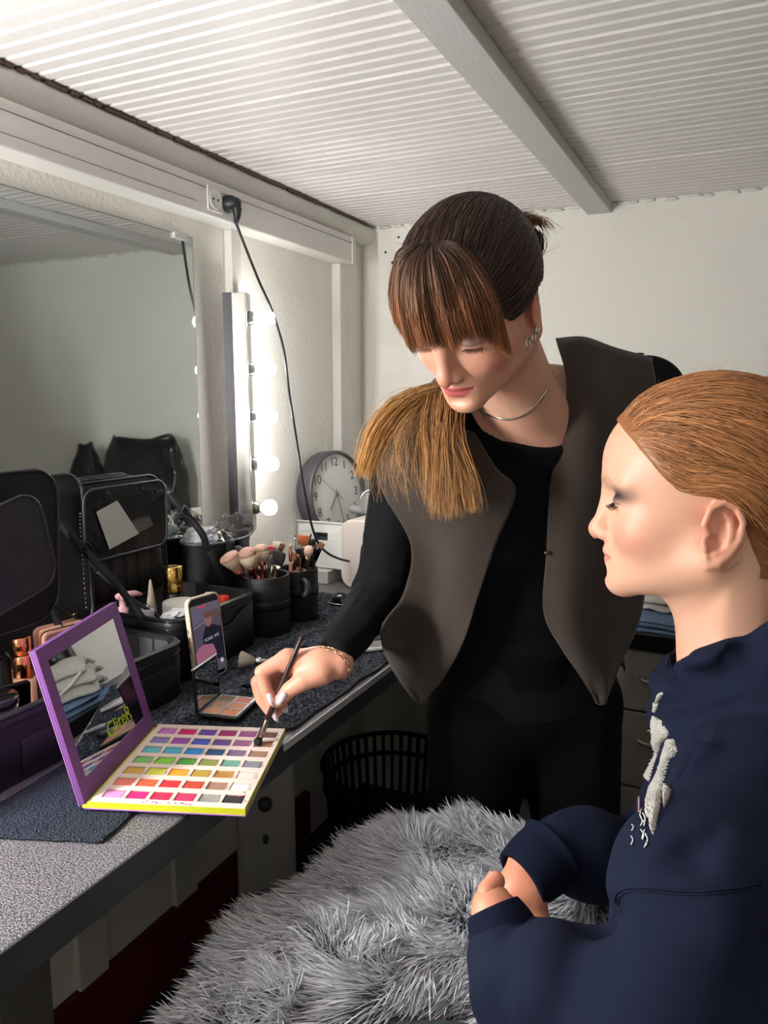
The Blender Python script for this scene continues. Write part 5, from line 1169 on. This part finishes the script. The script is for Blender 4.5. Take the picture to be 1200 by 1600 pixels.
# ---------------------------------------------------------------- contents of the near case
Zf = DZ+.0125
M_COP = mat('polished_copper', S(226,150,104), .10, 1); M_GOLD = mat('polished_gold', S(222,182,104), .12, 1); M_FOUND = mat('foundation_glass', S(206,156,124), .1, coat=1)
def bottle(label, x, y, z, h, r, mc, mb_=None, hc=.035, cat='bottle', group=None):
    t = thing('cosmetic_bottle', label, cat, (x,y,z), 0, group)
    MB().lathe([(0,0),(r,0),(r*1.02,.003),(r*1.02,h-hc-.004),(r*.6,h-hc),(0,h-hc)], 28).build('body', mb_ or M_FOUND, t)
    MB().lathe([(r*.96,h-hc),(r*.98,h-hc+.001),(r*.98,h-.0015),(r*.92,h),(r*.5,h-.0008),(0,h-.0008)], 32).build('cap', mc, t); return t
bottle('bottle with polished copper cap, lower of the two in the near case', .168,.805,Zf,.116,.0165,M_COP)
bottle('bottle with polished copper cap, taller one beside the peach compacts', .128,.835,Zf,.130,.0155,M_COP,hc=.032)
def jar(name, label, x, y, z, r, h, m, ml=None, lh=.012, cat='jar'):
    t = thing(name, label, cat, (x,y,z)); MB().lathe([(0,0),(r*.96,0),(r,.003),(r,h-lh),(0,h-lh)], 32).build('body', m, t)
    MB().lathe([(r*1.02,h-lh+.0005),(r*1.03,h-lh+.002),(r*1.03,h-.002),(r*.98,h),(r*.2,h-.0006),(0,h-.0006)], 32).build('lid', ml or m, t); return t
jar('cosmetic_jar', 'wide glossy black jar at the near end of the case', .240,.692,Zf,.033,.100,M_GB)
t = thing('cosmetic_bottle', 'black capped bottle with a peach base beside the purple lid', 'bottle', (.268,.770,Zf)); MB().lathe([(0,0),(.0165,0),(.0165,.035),(0,.035)], 24).build('body', M_FOUND, t); MB().lathe([(.0165,.0352),(.017,.037),(.017,.092),(.015,.096),(0,.096)], 28).build('cap', M_GB, t)
def slab(name, label, c, dims, rz, tilt, r, m, m2=None, cat='compact', group=None):
    t = thing(name, label, cat, c, rz, group); M_ = Matrix.Rotation(tilt,4,'Y') @ Matrix(((0,0,1,0),(1,0,0,0),(0,1,0,0),(0,0,0,1)))
    MB().rbox((-dims[0]/2,0,0),(dims[0]/2,dims[1],dims[2]), r, 6, M_, er=.001).build('shell', m, t)
    if m2: MB().rbox((-dims[0]/2+.004,.004,dims[2]-.0002),(dims[0]/2-.004,dims[1]-.004,dims[2]+.0006), r*.8, 6, M_).build('face', m2, t)
    return t
M_PCH = mat('peach_plastic', S(236,182,156), .35); M_TAUPE = mat('taupe_face', S(142,112,96), .4)
slab('powder_compact', 'peach compact with a taupe face, front one of the stack in the near case', (.166,.900,Zf), (.085,.130,.006), -.22, -.12, .012, M_PCH, M_TAUPE)
slab('powder_compact', 'peach compact standing in the middle of the stack', (.154,.903,Zf), (.085,.133,.006), -.22, -.12, .012, M_PCH, M_GB)
slab('powder_compact', 'peach compact standing at the back of the stack', (.142,.905,Zf), (.088,.134,.0055), -.22, -.12, .012, M_PCH)
slab('powder_compact', 'rounded peach compact leaning against the purple lid', (.222,.828,Zf), (.062,.100,.012), -.35, .35, .018, M_PCH)
slab('mirror_compact', 'slim black compact with a shiny edge lying across the bottles', (.205,.745,Zf+.002), (.055,.096,.006), -.3, .10, .006, M_GB, mat('dark_mirror', S(60,62,70), .05, 1))
slab('powder_compact', 'black framed compact with an orange tan window at the left edge', (.200,.690,Zf), (.050,.104,.008), -.3, .05, .008, M_GB, mat('orange_tan', S(206,124,92), .4))
t = thing('hair_clip', 'glossy black claw clip behind the copper caps', 'clip', (.105,.835,Zf+.083)); cl_ = MB()
for k in range(6): cl_.tube(catmull([(.0,-.02+.008*k,.02),(.014,-.02+.008*k,.024),(.022,-.018+.008*k,.012),(.018,-.016+.008*k,-.002)], 10), .0028, 6)
cl_.build('claw_teeth', M_GB, t); MB().rbox((-.006,-.024,.010),(.008,.026,.020), .004, er=.003).build('spring', M_GB, t); MB().box((-.006,-.02,-.083),(.004,.02,.010)).build('claw_base', M_GB, t)
t = thing('curler_wire', 'thin steel loop sticking out at the left edge of the near case', 'tool', (.11,.76,Zf)); MB().tube(catmull([(0,-.06,.01),(.0,-.05,.105),(.01,-.02,.112),(.02,.01,.105),(.025,.025,.085)], 24), .002, 6).build('wire', M_CHR, t)
# ---------------------------------------------------------------- contents of the middle case
Zg = DZ+.0125
t = bottle('dark bottle with a tall polished gold cap in the middle case', .115,1.215,Zg,.168,.0200,M_GOLD, M_GB, hc=.052)
t = thing('cosmetic_tube', 'beige squeeze tube standing cap down in the middle case', 'tube', (.105,1.160,Zg)); tv = []
for k, z in enumerate(np.linspace(0,.150,14)):
    s_ = 1-z/.150; tv.append([((.001+.012*s_**.6)*math.cos(a), (.0135-.006*(z/.15)**2)*math.sin(a)*(1 if z < .10 else (1-(z-.10)/.05*.7)), z) for a in np.linspace(0,2*math.pi,21)])
MB().grid(np.array(tv)).build('body', mat('beige_tube', S(186,172,152), .4), t); MB().lathe([(0,-.0),(.0135,0),(.0135,.018),(0,.018)], 20).build('cap', mat('tube_cap', S(190,184,176), .4), t)
jar('cosmetic_jar', 'wide white topped jar behind the phone', .172,1.168,Zg,.034,.112,mat('frosted_jar', S(196,194,188), .4), mat('white_lid', S(214,214,206), .4), .024)
t = thing('pump_bottle', 'dusty pink pump bottle behind the purple lid', 'bottle', (.088,1.100,Zg)); MB().lathe([(0,0),(.020,0),(.020,.078),(.012,.086),(.012,.092)], 28).build('body', mat('dusty_pink', S(200,150,156), .4), t)
MB().lathe([(.0135,.088),(.0135,.104),(.006,.108),(.006,.122),(.011,.124),(.011,.132),(0,.134)], 24).build('collar', MATS['dusty_pink'], t); MB().tube([(0,-.014,.130),(.0,.0,.131),(.012,.022,.131),(.018,.034,.126)], [.0055,.007,.0055,.003]).build('spout', MATS['dusty_pink'], t)
jar('cosmetic_jar', 'round dark grey jar between the pink pump and the clear cup', .118,1.112,Zg,.021,.110,mat('smoke_jar', S(48,48,50), .3))
t = thing('clear_cap', 'small frosted clear plastic cup at the front of the middle case', 'cup', (.158,1.090,Zg+.06)); MB().lathe([(0,-.06),(.014,-.06),(.0155,.0),(.0135,.052),(.012,.054),(0,.053)], 24).build('cup', mat('frosted_plastic', S(196,198,204), .35, trans=.35, ior=1.2), t); MB().lathe([(.0155,0),(.017,.001),(.017,.004),(.0155,.005)], 24).build('cup_rim', mat('frosted_plastic', S(196,198,204), .35), t)
t = thing('clear_cap', 'second frosted cap just behind the clear plastic cup', 'cup', (.130,1.125,Zg+.07)); MB().lathe([(0,-.07),(.018,-.07),(.018,.012),(.009,.018),(.008,.036),(.005,.040),(0,.041)], 20).build('cup', mat('grey_cap', S(176,178,182), .35), t)
crumple('paper_wipe', 'crumpled white wipe lying at the front of the middle case', (.196,1.122,.943), .016, 21, mat('white_paper', S(226,226,228), .8), 'wipe', sc=(1,1.5,.55))
crumple('foil_packet', 'shiny silver foil packet beside the phone', (.214,1.160,.943), .016, 33, mat('silver_foil', S(210,212,222), .2, .9), 'packet', sc=(1.0,1.6,.5))
crumple('foil_packet', 'grey translucent packet under the silver foil', (.195,1.165,.925), .018, 37, mat('grey_film', S(120,118,126), .25), 'packet', sc=(1.2,1.8,.5))
MB_ = MB().box((0,-.03,-.001),(.010,.03,.001)).build('wooden_stick', mat('wood_stick', S(190,160,130), .6), None); MB_.location = (.185,1.215,.951); MB_.rotation_euler = (.12,0,.35); tag(MB_, 'flat pale wooden stick lying across the jars behind the phone', 'stick')
t = thing('lipstick', 'bright orange red lipstick cap in the far corner of the middle case', 'lipstick', (.195,1.275,Zg)); MB().lathe([(0,0),(.0115,0),(.0115,.098),(.0095,.101),(0,.101)], 20).build('cap', mat('orange_red', S(226,60,40), .35), t)
# ---------------------------------------------------------------- brush cups and their brushes
M_CUP = mat('black_leather_cup', S(24,24,27), .5, bump=.3, bscale=500, bdist=.0006)
def cup(label, x, y, r, h):
    t = thing('brush_cup', label, 'cup', (x,y,TZ+.002)); MB().lathe([(0,0),(r*.98,0),(r,.003),(r,h-.002),(r-.001,h),(r-.004,h),(r-.005,h-.004),(r-.005,.012),(0,.012)], 40).build('body', M_CUP, t)
    MB().tube([(math.cos(a)*(r+.0002), math.sin(a)*(r+.0002), h-.012) for a in np.linspace(0,2*math.pi,41)[:-1]], .0007, 5, closed=True).build('stitch_line', M_BAG, t)
    MB().lathe([(r+.0002,.055),(r+.0016,.056),(r+.0016,.074),(r+.0002,.075)], 40).build('band', M_CUP, t); return t
CU1 = (.213,1.400,.0545,.128); CU2 = (.222,1.522,.0475,.118)
cup('wide black leather brush cup with the fluffy pale brushes', *CU1); c_ = cup('narrower black leather brush cup behind, with the small coloured brushes', *CU2)
MB().tube(catmull([(.036,-.034,.098),(.052,-.046,.094),(.060,-.056,.078),(.052,-.058,.068),(.042,-.044,.066)], 16), .009, 8).build('carry_loop', M_CUP, c_)
PINKB = S(222,176,160); PALE = S(232,210,184); BRN = S(96,62,42); ROSE = S(206,140,118)
def inbrush(cu, label, tip, base, fl, fd, hw, head, ch_, cf, chd, group=None, tipcol=None): 
    x, y, r, h = cu; tipw = at(*tip); b = np.array([x+base[0], y+base[1], TZ+.016]); brush('makeup_brush', label, tipw, b, fl, fd, hw, head, ch_, cf, chd, group, tipcol)
inbrush(CU1, 'big fan shaped powder brush leaning far left in the wide cup', (356,868,1.655), (.012,.012), .040, .020, .0055, 'fan', PALE, ROSE, ROSE, tipcol=PINKB)
inbrush(CU1, 'big round powder brush second from the left in the wide cup', (383,856,1.66), (.016,-.006), .042, .021, .0055, 'round', PALE, ROSE, ROSE, tipcol=PINKB)
inbrush(CU1, 'round cream blusher brush at the middle of the wide cup', (406,850,1.70), (.012,-.004), .038, .0185, .0052, 'round', PALE, ROSE, ROSE, tipcol=S(226,190,166))
inbrush(CU1, 'small brush with a bright pink tip in the wide cup', (424,853,1.72), (.0,-.012), .018, .010, .0045, 'round', S(232,170,170), M_CHR.node_tree.nodes['Principled BSDF'].inputs[0].default_value[:3], S(24,24,26), tipcol=S(230,50,90))
inbrush(CU1, 'flat cream tipped brush beside the pink tipped one', (434,846,1.75), (-.010,-.018), .022, .012, .0045, 'flat', S(222,206,182), S(190,186,180), S(24,24,26))
inbrush(CU1, 'broad flat black kabuki brush at the front of the wide cup', (437,862,1.68), (.004,.004), .030, .0165, .0065, 'flat', S(26,24,26), S(205,190,170), S(150,138,124))
inbrush(CU1, 'slim brown bristled brush leaning right in the wide cup', (442,850,1.74), (-.02,-.02), .016, .0075, .0040, 'flat', BRN, S(24,24,26), S(26,26,28))
inbrush(CU1, 'grey sponge tipped brush behind the fan brush', (367,853,1.74), (.0,.0), .024, .014, .0050, 'round', S(72,74,78), S(30,30,32), S(24,24,26))
inbrush(CU1, 'dark grey sponge tipped brush behind the round powder brush', (380,845,1.76), (-.0,.0), .024, .014, .0050, 'flat', S(64,64,68), S(30,30,32), S(24,24,26))
for k, (px, py) in enumerate(((398,868),(413,872),(428,872))): inbrush(CU1, ['thin rose handled brush left of the wide cup centre','thin rose handled brush right of the wide cup centre','silver necked black brush near the right rim of the wide cup'][k], (px,py,1.70), (.0,-.008*k), .014, .006, .0036, 'point', S(60,44,38), ROSE if k < 2 else S(190,186,180), ROSE if k < 2 else S(24,24,26))
B2 = [((454,848,1.84),'rose handled brush end at the left of the narrow cup','point',.012,.0055,.0045,S(222,190,176),ROSE,ROSE), ((461,833,1.87),'thin silver handle sticking up from the narrow cup','point',.010,.0022,.0022,S(120,120,126),S(160,160,168),S(120,120,130)),
 ((475,836,1.84),'wide flat orange brown brush on top of the narrow cup','flat',.024,.017,.0055,S(176,96,48),S(186,180,172),S(110,80,64)), ((486,833,1.85),'slim navy handle standing upright in the narrow cup','point',.010,.0024,.0024,S(52,54,70),S(60,62,76),S(50,52,66)),
 ((490,842,1.83),'small black domed brush in the narrow cup','round',.015,.0075,.0042,S(26,26,28),S(90,120,130),S(28,28,30)), ((494,848,1.85),'peach tipped brush behind the black domed one','round',.014,.007,.0038,S(222,176,150),S(190,150,130),ROSE),
 ((467,856,1.79),'dark brush with a rose neck at the front of the narrow cup','round',.014,.0070,.0040,S(38,34,38),ROSE,ROSE), ((475,856,1.79),'plain black brush at the front of the narrow cup','round',.016,.0065,.0045,S(30,30,34),S(26,26,30),S(26,26,30)),
 ((484,853,1.78),'pale teardrop blending brush at the front of the narrow cup','round',.024,.011,.0042,S(226,188,164),S(214,176,140),S(206,156,130)), ((492,856,1.80),'short black brush at the right of the narrow cup','round',.014,.0070,.0040,S(24,24,26),S(60,80,84),S(24,24,26)),
 ((504,848,1.80),'brown tipped brush leaning right out of the narrow cup','flat',.014,.0080,.0050,S(124,84,56),S(22,22,24),S(22,22,24)), ((460,862,1.80),'copper necked brush low at the left of the narrow cup','point',.012,.0050,.0036,S(190,140,110),S(206,130,96),S(206,150,126))]
for k, (tp_, lab, hd_, fl, fd, hw, a_, b_, h2) in enumerate(B2): inbrush(CU2, lab, tp_, (-.012+.005*(k % 5), -.012+.006*(k % 4)), fl, fd, hw, hd_, a_, b_, h2)
# ---------------------------------------------------------------- loose tools on the towel
def lay(name_label, tip, end, *a, **k): return brush('makeup_brush', name_label, tip, end, *a, **k)
zt_ = TZ+.010
lay('silver grey brush with a flared head lying on the towel behind the hand', (.310,1.165,zt_+.012), (.420,1.215,zt_+.001), .030, .015, .0055, 'fan', S(140,132,120), S(190,190,192), S(28,28,30))
lay('black handled pencil brush lying beside the small palette', (.372,1.075,zt_), (.470,1.150,zt_), .006, .003, .0038, 'point', S(26,26,28), S(30,30,34), S(26,26,30))
lay('short silver and black brush lying by the worktop edge', (.440,1.130,zt_), (.522,1.205,zt_), .006, .0035, .0040, 'point', S(40,40,44), S(190,190,194), S(170,170,176))
lay('thin orange tipped brush lying behind the forearm', (.315,1.555,zt_), (.425,1.600,zt_), .014, .0045, .0035, 'point', S(150,86,56), S(196,190,180), S(120,110,104))
t = thing('lip_gloss_tube', 'slim silver capped tube lying under the little finger', 'tube', (.448,1.060,zt_), .75); Rx = Matrix.Rotation(math.pi/2,4,'Y')
MB().lathe([(0,-.03),(.0055,-.03),(.0055,.022),(0,.022)], 16, M=Rx).build('tube', M_SV, t); MB().lathe([(.006,.022),(.0062,.034),(0,.035)], 16, M=Rx).build('cap', M_GB, t)
sl = slab('blue_palette', 'flat blue eyeshadow pan lying behind the wrist', (.335,1.30,TZ+.0045), (.085,.055,.006), -.35, math.pi/2-.02, .004, M_GB, mat('royal_blue_powder', S(30,60,150), .6), cat='palette')
t = thing('hand_mirror', 'small white framed mirror lying near the worktop edge under the sleeve', 'mirror', (.478,1.375,TZ+.0045), .75); MB().rbox((-.042,-.022,0),(.042,.022,.007), .016, 6, er=.002).build('frame', mat('white_gloss', S(206,206,206), .25), t); MB().rbox((-.002,-.017,.0068),(.036,.017,.0074), .010, 6).build('glass', mat('dull_mirror', S(150,150,148), .15, .9), t)
slab('powder_compact', 'tiny brown pan lying beside the white framed mirror', (.448,1.30,TZ+.0045), (.03,.022,.003), .4, math.pi/2, .003, mat('mauve_pan', S(110,84,78), .4), cat='palette')
t = thing('computer_mouse', 'glossy black rounded gadget behind the narrow brush cup', 'gadget', (.262,1.665,TZ+.003)); V_, F_ = nets(lambda P: smax(ell(P, (0,0,0), (.034,.026,.030)), -P[...,2], .003), (-.045,-.04,-.01), (.045,.04,.04), .003); rawmesh('shell', V_, F_, M_GB, t); MB().tube([(-.034*math.cos(a), .026*math.sin(a), .004) for a in np.linspace(0,2*math.pi,25)[:-1]], .0012, 6, closed=True).build('seam', M_SV, t)
# ---------------------------------------------------------------- clock in its white bin
lg = thing('ledge_shelf', 'low pale ledge along the wall under the white bin', 'shelf', (.0,1.99,DZ)); MB().box((.003,-.14,.0),(.118,.28,.038)).build('ledge', mat('pale_ledge', S(190,188,184), .4), lg, bevel=.002)
bn = thing('white_bin', 'white plastic bin with a grip slot behind the brush cups', 'bin', (.006,1.975,.8685)); M_WG = mat('white_bin_plastic', S(222,222,220), .35)
MB_ = MB(); yf = -.100; yb_ = .145; H_ = .132; XW = .160
for lo, hi in (((.0,yf,0),(XW,yf+.004,.080)), ((.0,yf,.080),(.055,yf+.004,.102)), ((.098,yf,.080),(XW,yf+.004,.102)), ((.0,yf,.102),(XW,yf+.004,H_)), ((0,yb_,0),(XW,yb_+.004,H_)), ((0,yf,0),(.004,yb_,H_)), ((XW-.004,yf,0),(XW,yb_,H_-.05)), ((0,yf,0),(XW,yb_,.004))): MB_.box(lo, hi)
MB_.build('body', M_WG, bn, bevel=.0015); MB().tube([(0,yf-.001,H_),(XW,yf-.001,H_)], .0032, 6).build('rim', M_WG, bn)
ck = thing('clock', 'round clock with a dark grey case and white face standing in the white bin', 'clock', (.052,1.985,.875)); CR = .126
Mc = Matrix.Translation((0,0,CR+.066)) @ Matrix.Rotation(math.radians(80),4,'Z') @ Matrix.Rotation(math.radians(90-5),4,'X')       # local z faces the room
MB().lathe([(0,-.026),(CR*.94,-.026),(CR*.985,-.020),(CR,-.012),(CR,.030),(CR*.975,.036),(CR*.93,.034),(CR*.925,.020)], 64, M=Mc, cap=False).build('clock_case', mat('clock_grey', S(84,80,86), .35, .2), ck)
fc = MB().lathe([(CR*.928,.024),(0,.024)], 64, M=Mc, cap=False).build('face', mat('clock_face', S(222,224,218), .5), ck)
M_NUM = mat('clock_numeral', S(96,98,100), .6)
for h_ in range(1, 13):
    a = math.pi/2-h_*math.pi/6; text(str(h_), .036, M_NUM, fc, Mc @ Matrix.Translation((CR*.74*math.cos(a), CR*.74*math.sin(a), .0245)), 'numeral')
def hand_(ang, L0, L1, w_, z): 
    a = math.pi/2-math.radians(ang); R_ = Mc @ Matrix.Translation((0,0,z)) @ Matrix.Rotation(a,4,'Z'); return MB().box((-L0,-w_/2,0),(L1,w_/2,.0008), R_)
hand_(218,.0,.058,.0038,.0265).build('hour_hand', mat('hand_grey', S(110,112,112), .4), ck); hand_(166,.012,.088,.0030,.0275).build('minute_hand', MATS['hand_grey'], ck); hand_(306,.030,.080,.0012,.0285).build('second_hand', MATS['hand_grey'], ck)
MB().lathe([(.005,.0262),(.005,.030),(0,.0305)], 16, M=Mc).build('hand_pin', MATS['hand_grey'], ck)
MB().box((-.02,-.03,0),(.02,.03,.072)).build('clock_stand', M_WG, ck)
# pale box with a rounded face and a silver fan heater on it
tx = thing('white_appliance', 'cream appliance with rounded corners half hidden by the black sleeve', 'appliance', (.262,1.895,DZ)); 
Mt = Matrix.Rotation(math.pi/2,4,'X')
MB().rbox((-.10,.0,-.07),(.12,.190,.05), .035, 8, Mt, er=.004).build('housing', mat('cream_enamel', S(216,204,198), .35), tx)
MB().rbox((-.020,.03,.048),(.112,.172,.056), .028, 8, Mt, er=.002).build('front_ring', mat('pale_metal_ring', S(176,178,180), .25, .8), tx); MB().rbox((-.012,.038,.052),(.104,.164,.0575), .022, 8, Mt).build('dark_inset', M_GB, tx)
fh = thing('hair_dryer', 'silver hair dryer with a grey grille lying on the cream appliance', 'hair dryer', (.220,1.93,DZ+.230)); Mh = Matrix.Rotation(math.radians(22),4,'Z') @ Matrix.Rotation(math.radians(90),4,'X')
MB().lathe([(.020,-.15),(.026,-.148),(.034,-.08),(.038,0),(.0385,.006),(.034,.008),(.033,.004)], 40, M=Mh).build('barrel', mat('silver_plastic', S(196,198,200), .2, .7), fh)
MB().lathe([(.0335,.003),(0,.005)], 32, M=Mh, cap=False).build('grille', mat('grille_grey', S(104,104,110), .5), fh)
gs = MB()
for k in range(7):
    y = -.02+.0067*k; 
    gs.box((-.018,y,.0052),(-.003,y+.0018,.0066), Mh).box((.004,y,.0052),(.018,y+.0018,.0066), Mh)
gs.build('grille_slots', mat('grille_slot', S(196,196,198), .4), fh); MB().tube(catmull([(-.02,.03,-.03),(-.06,.05,-.034),(-.10,.06,-.032)], 12), .014, 10).build('grip', MATS['silver_plastic'], fh)
# ================================================================ BACK COUNTER, GARMENTS, DARK THINGS UNDER THE WORKTOP
ct = thing('drawer_cabinet', 'grey drawer cabinet with a black top by the back wall', 'cabinet', (1.02,2.05,0)); M_CAB = mat('grey_cabinet_front', S(112,106,100), .5)
MB().box((-.45,-.21,.772),(.75,.24,.80)).build('top_board', mat('dark_counter', S(52,52,54), .4), ct, bevel=.002); MB().box((-.45,-.213,.765),(.75,-.208,.80)).build('edge_band', M_GB, ct)
MB().box((-.44,-.185,.05),(.74,.235,.770)).build('carcass', mat('cabinet_side', S(86,82,78), .6), ct)
for k, (z0, z1) in enumerate(((.612,.758),(.42,.605),(.24,.413),(.06,.233))):
    for x0 in (-.43,-.12,.26): 
        dr_ = MB().box((x0,-.203,z0),(x0+(.30 if x0 < -.2 else .37),-.186,z1)).build('drawer', M_CAB, ct, bevel=.002)
        cx = x0+(.15 if x0 < -.2 else .075); cx = .0 if x0 == -.12 else cx
        MB().tube(catmull([(cx-.055,-.203,z1-.066),(cx-.045,-.217,z1-.067),(cx,-.222,z1-.069),(cx+.045,-.217,z1-.067),(cx+.055,-.203,z1-.066)], 16), .0048, 8).build('drawer_handle', mat('dull_handle', S(140,132,124), .35, .6), dr_)
def garment(name, label, cat, x0, x1, y0, y1, z, h, m, sd, turns=3):
    t = thing(name, label, cat, ((x0+x1)/2, (y0+y1)/2, z)); n = 40
    for k in range(turns):
        U, Vv = np.meshgrid(np.linspace(-1,1,n), np.linspace(-1,1,n), indexing='ij'); r_ = (np.abs(U)**4+np.abs(Vv)**4)**.25
        zz = (h/turns)*(k+.55)+(h/turns)*.45*(1-np.clip(r_,0,1)**3)+.006*vnoise(np.dstack([U,Vv,U*0+k]), 3.2, sd+k)
        P = np.dstack([U*(x1-x0)/2*(1+.05*math.sin(k*2)), Vv*(y1-y0)/2*(1-.03*k), zz]); e = np.clip((r_-.86)/.14,0,1.5)[...,None]; P = P-np.array([0,0,1])*e*(h/turns)*.5
        P = np.concatenate([P, (P*np.array([.98,.98,1]))[::-1]*np.array([1,1,0])+np.array([0,0,(h/turns)*k+.0008])], 0)
        MB().grid(P[:n][:,::-1], (h/turns)*.30).build('fold', m, t)
    return t
M_JEAN = mat('blue_denim', S(98,120,150), .85, bump=.6, bscale=300, bdist=.002, var=.2, vscale=40)
garment('folded_jeans', 'folded light blue jeans on the back counter', 'jeans', .60,1.12,1.86,2.05,.8005,.040,M_JEAN,4)
garment('knit_jumper', 'white ribbed knit jumper heaped on the back counter behind the standing person', 'jumper', .60,.86,1.90,2.06,.846,.10,mat('white_rib_knit', S(206,202,192), .9, bump=1, bscale=60, bdist=.006, stretch=(6,1,1)),31,3)
cb_ = MB().tube(catmull([(0,0,0),(.05,-.03,-.02),(.12,-.03,-.03),(.20,-.02,.0),(.24,.05,.0)], 40), .004, 8).build('white_cable', mat('white_cable', S(220,220,216), .4), None, loc=(.62,1.90,.90)); tag(cb_, 'white cable draped over the garments on the back counter', 'cable')
garment('folded_shirt', 'pale grey garment on top of the folded jeans', 'garment', .90,1.12,1.90,2.09,.846,.034,mat('pale_cloth', S(196,192,186), .85, bump=.4, bscale=200, bdist=.002),11,2)
# bags standing on the back counter behind the standing person, seen in the mirror
def soft_bag(name, label, cat, c, L, D_, H, m, sd, mouth=.75):
    t = thing(name, label, cat, c); R_ = []
    for k, z in enumerate(np.linspace(0, 1, 14)):
        w_ = 1-.10*math.cos(z*math.pi*1.2)*.5-(1-mouth)*max(0, z-.6)/.4; dd = 1-.85*max(0, z-.35)/.65
        R_.append([(L/2*w_*np.sign(math.cos(a))*abs(math.cos(a))**.5+.012*float(vnoise(np.array([math.cos(a)*2,math.sin(a)*2,z*3]),1.6,sd)), D_/2*dd*np.sign(math.sin(a))*abs(math.sin(a))**.6+.014*float(vnoise(np.array([math.cos(a)*2,math.sin(a)*2,z*3]),2.1,sd+4)), z*H+.014*float(vnoise(np.array([math.cos(a),math.sin(a),z]),2.5,sd+2))*z) for a in np.linspace(0, 2*math.pi, 49)])
    MB().grid(np.array(R_), .004).build('body', m, t); MB().grid(np.array([R_[0], [(0,0,.002)]*49])).build('bottom', m, t); return t
hbg = soft_bag('handbag', 'slouchy glossy black handbag on the back counter, seen in the wall mirror', 'bag', (.85,2.19,.8005), .36, .17, .40, M_VIN, 5)
MB().tube(catmull([(-.10,0,.37),(-.09,.05,.41),(0,.07,.395),(.09,.05,.36),(.11,0,.33)], 24), .006, 8).build('bag_handle', M_VIN, hbg)
soft_bag('toiletry_pouch', 'small black pouch with a peaked top beside the handbag in the wall mirror', 'pouch', (1.13,2.19,.8005), .15, .14, .37, M_NYL, 12, .35)
# under the worktop
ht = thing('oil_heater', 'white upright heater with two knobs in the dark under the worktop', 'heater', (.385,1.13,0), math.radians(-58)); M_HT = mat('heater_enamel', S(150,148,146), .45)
MB().rbox((-.03,-.055,.06),(.0,.055,.70), .015, er=.004).build('control_panel', M_HT, ht)
for k in range(5): MB().rbox((-.065-.05*k,-.05,.08),(-.045-.05*k,.05,.66), .009, er=.004).build('fin', M_HT, ht)
for z, r in ((.60,.013),(.53,.006),(.40,.026)): MB().lathe([(r,0),(r*.9,.012),(0,.013)], 20, M=Matrix.Translation((0,0,z)) @ Matrix.Rotation(math.pi/2,4,'Y')).build('knob', mat('dark_knob', S(60,60,62), .5), ht)
for x in (-.02,-.24): MB().box((x-.015,-.09,0),(x+.015,.09,.06)).build('foot', M_HT, ht, bevel=.004)
MB().tube(catmull([(.02,.06,.006),(.06,-.04,.006),(.02,-.16,.006),(-.08,-.18,.006),(-.13,-.08,.006),(-.06,.04,.006),(.03,.02,.014),(.04,.07,.006)], 60), .005, 8).build('power_cord', M_RUB, ht)
bs = thing('laundry_basket', 'round black slatted basket under the far end of the worktop', 'basket', (.33,1.82,0)); M_BK = mat('black_basket', S(20,20,22), .7, spec=.2); nb = 44
MB().lathe([(.0,.0),(.15,.0),(.155,.01),(.15,.02),(.0,.02)], 40).build('bottom', M_BK, bs)
for z, r in ((.36,.190),(.30,.184),(.02,.152)): MB().tube([(r*math.cos(a), r*math.sin(a), z) for a in np.linspace(0,2*math.pi,49)[:-1]], .007, 8, closed=True).build('hoop', M_BK, bs)
sl0 = None
for k in range(nb):
    a = k*math.tau/nb
    if sl0 is None: sl0 = MB().box((-.0025,-.005,0),(.0025,.005,.35)).build('slat', M_BK, bs); o = sl0
    else: o = sl0.copy(); COL.objects.link(o); o.parent = bs
    o.location = (.152*math.cos(a), .152*math.sin(a), .012); o.rotation_euler = (0, .105, a)
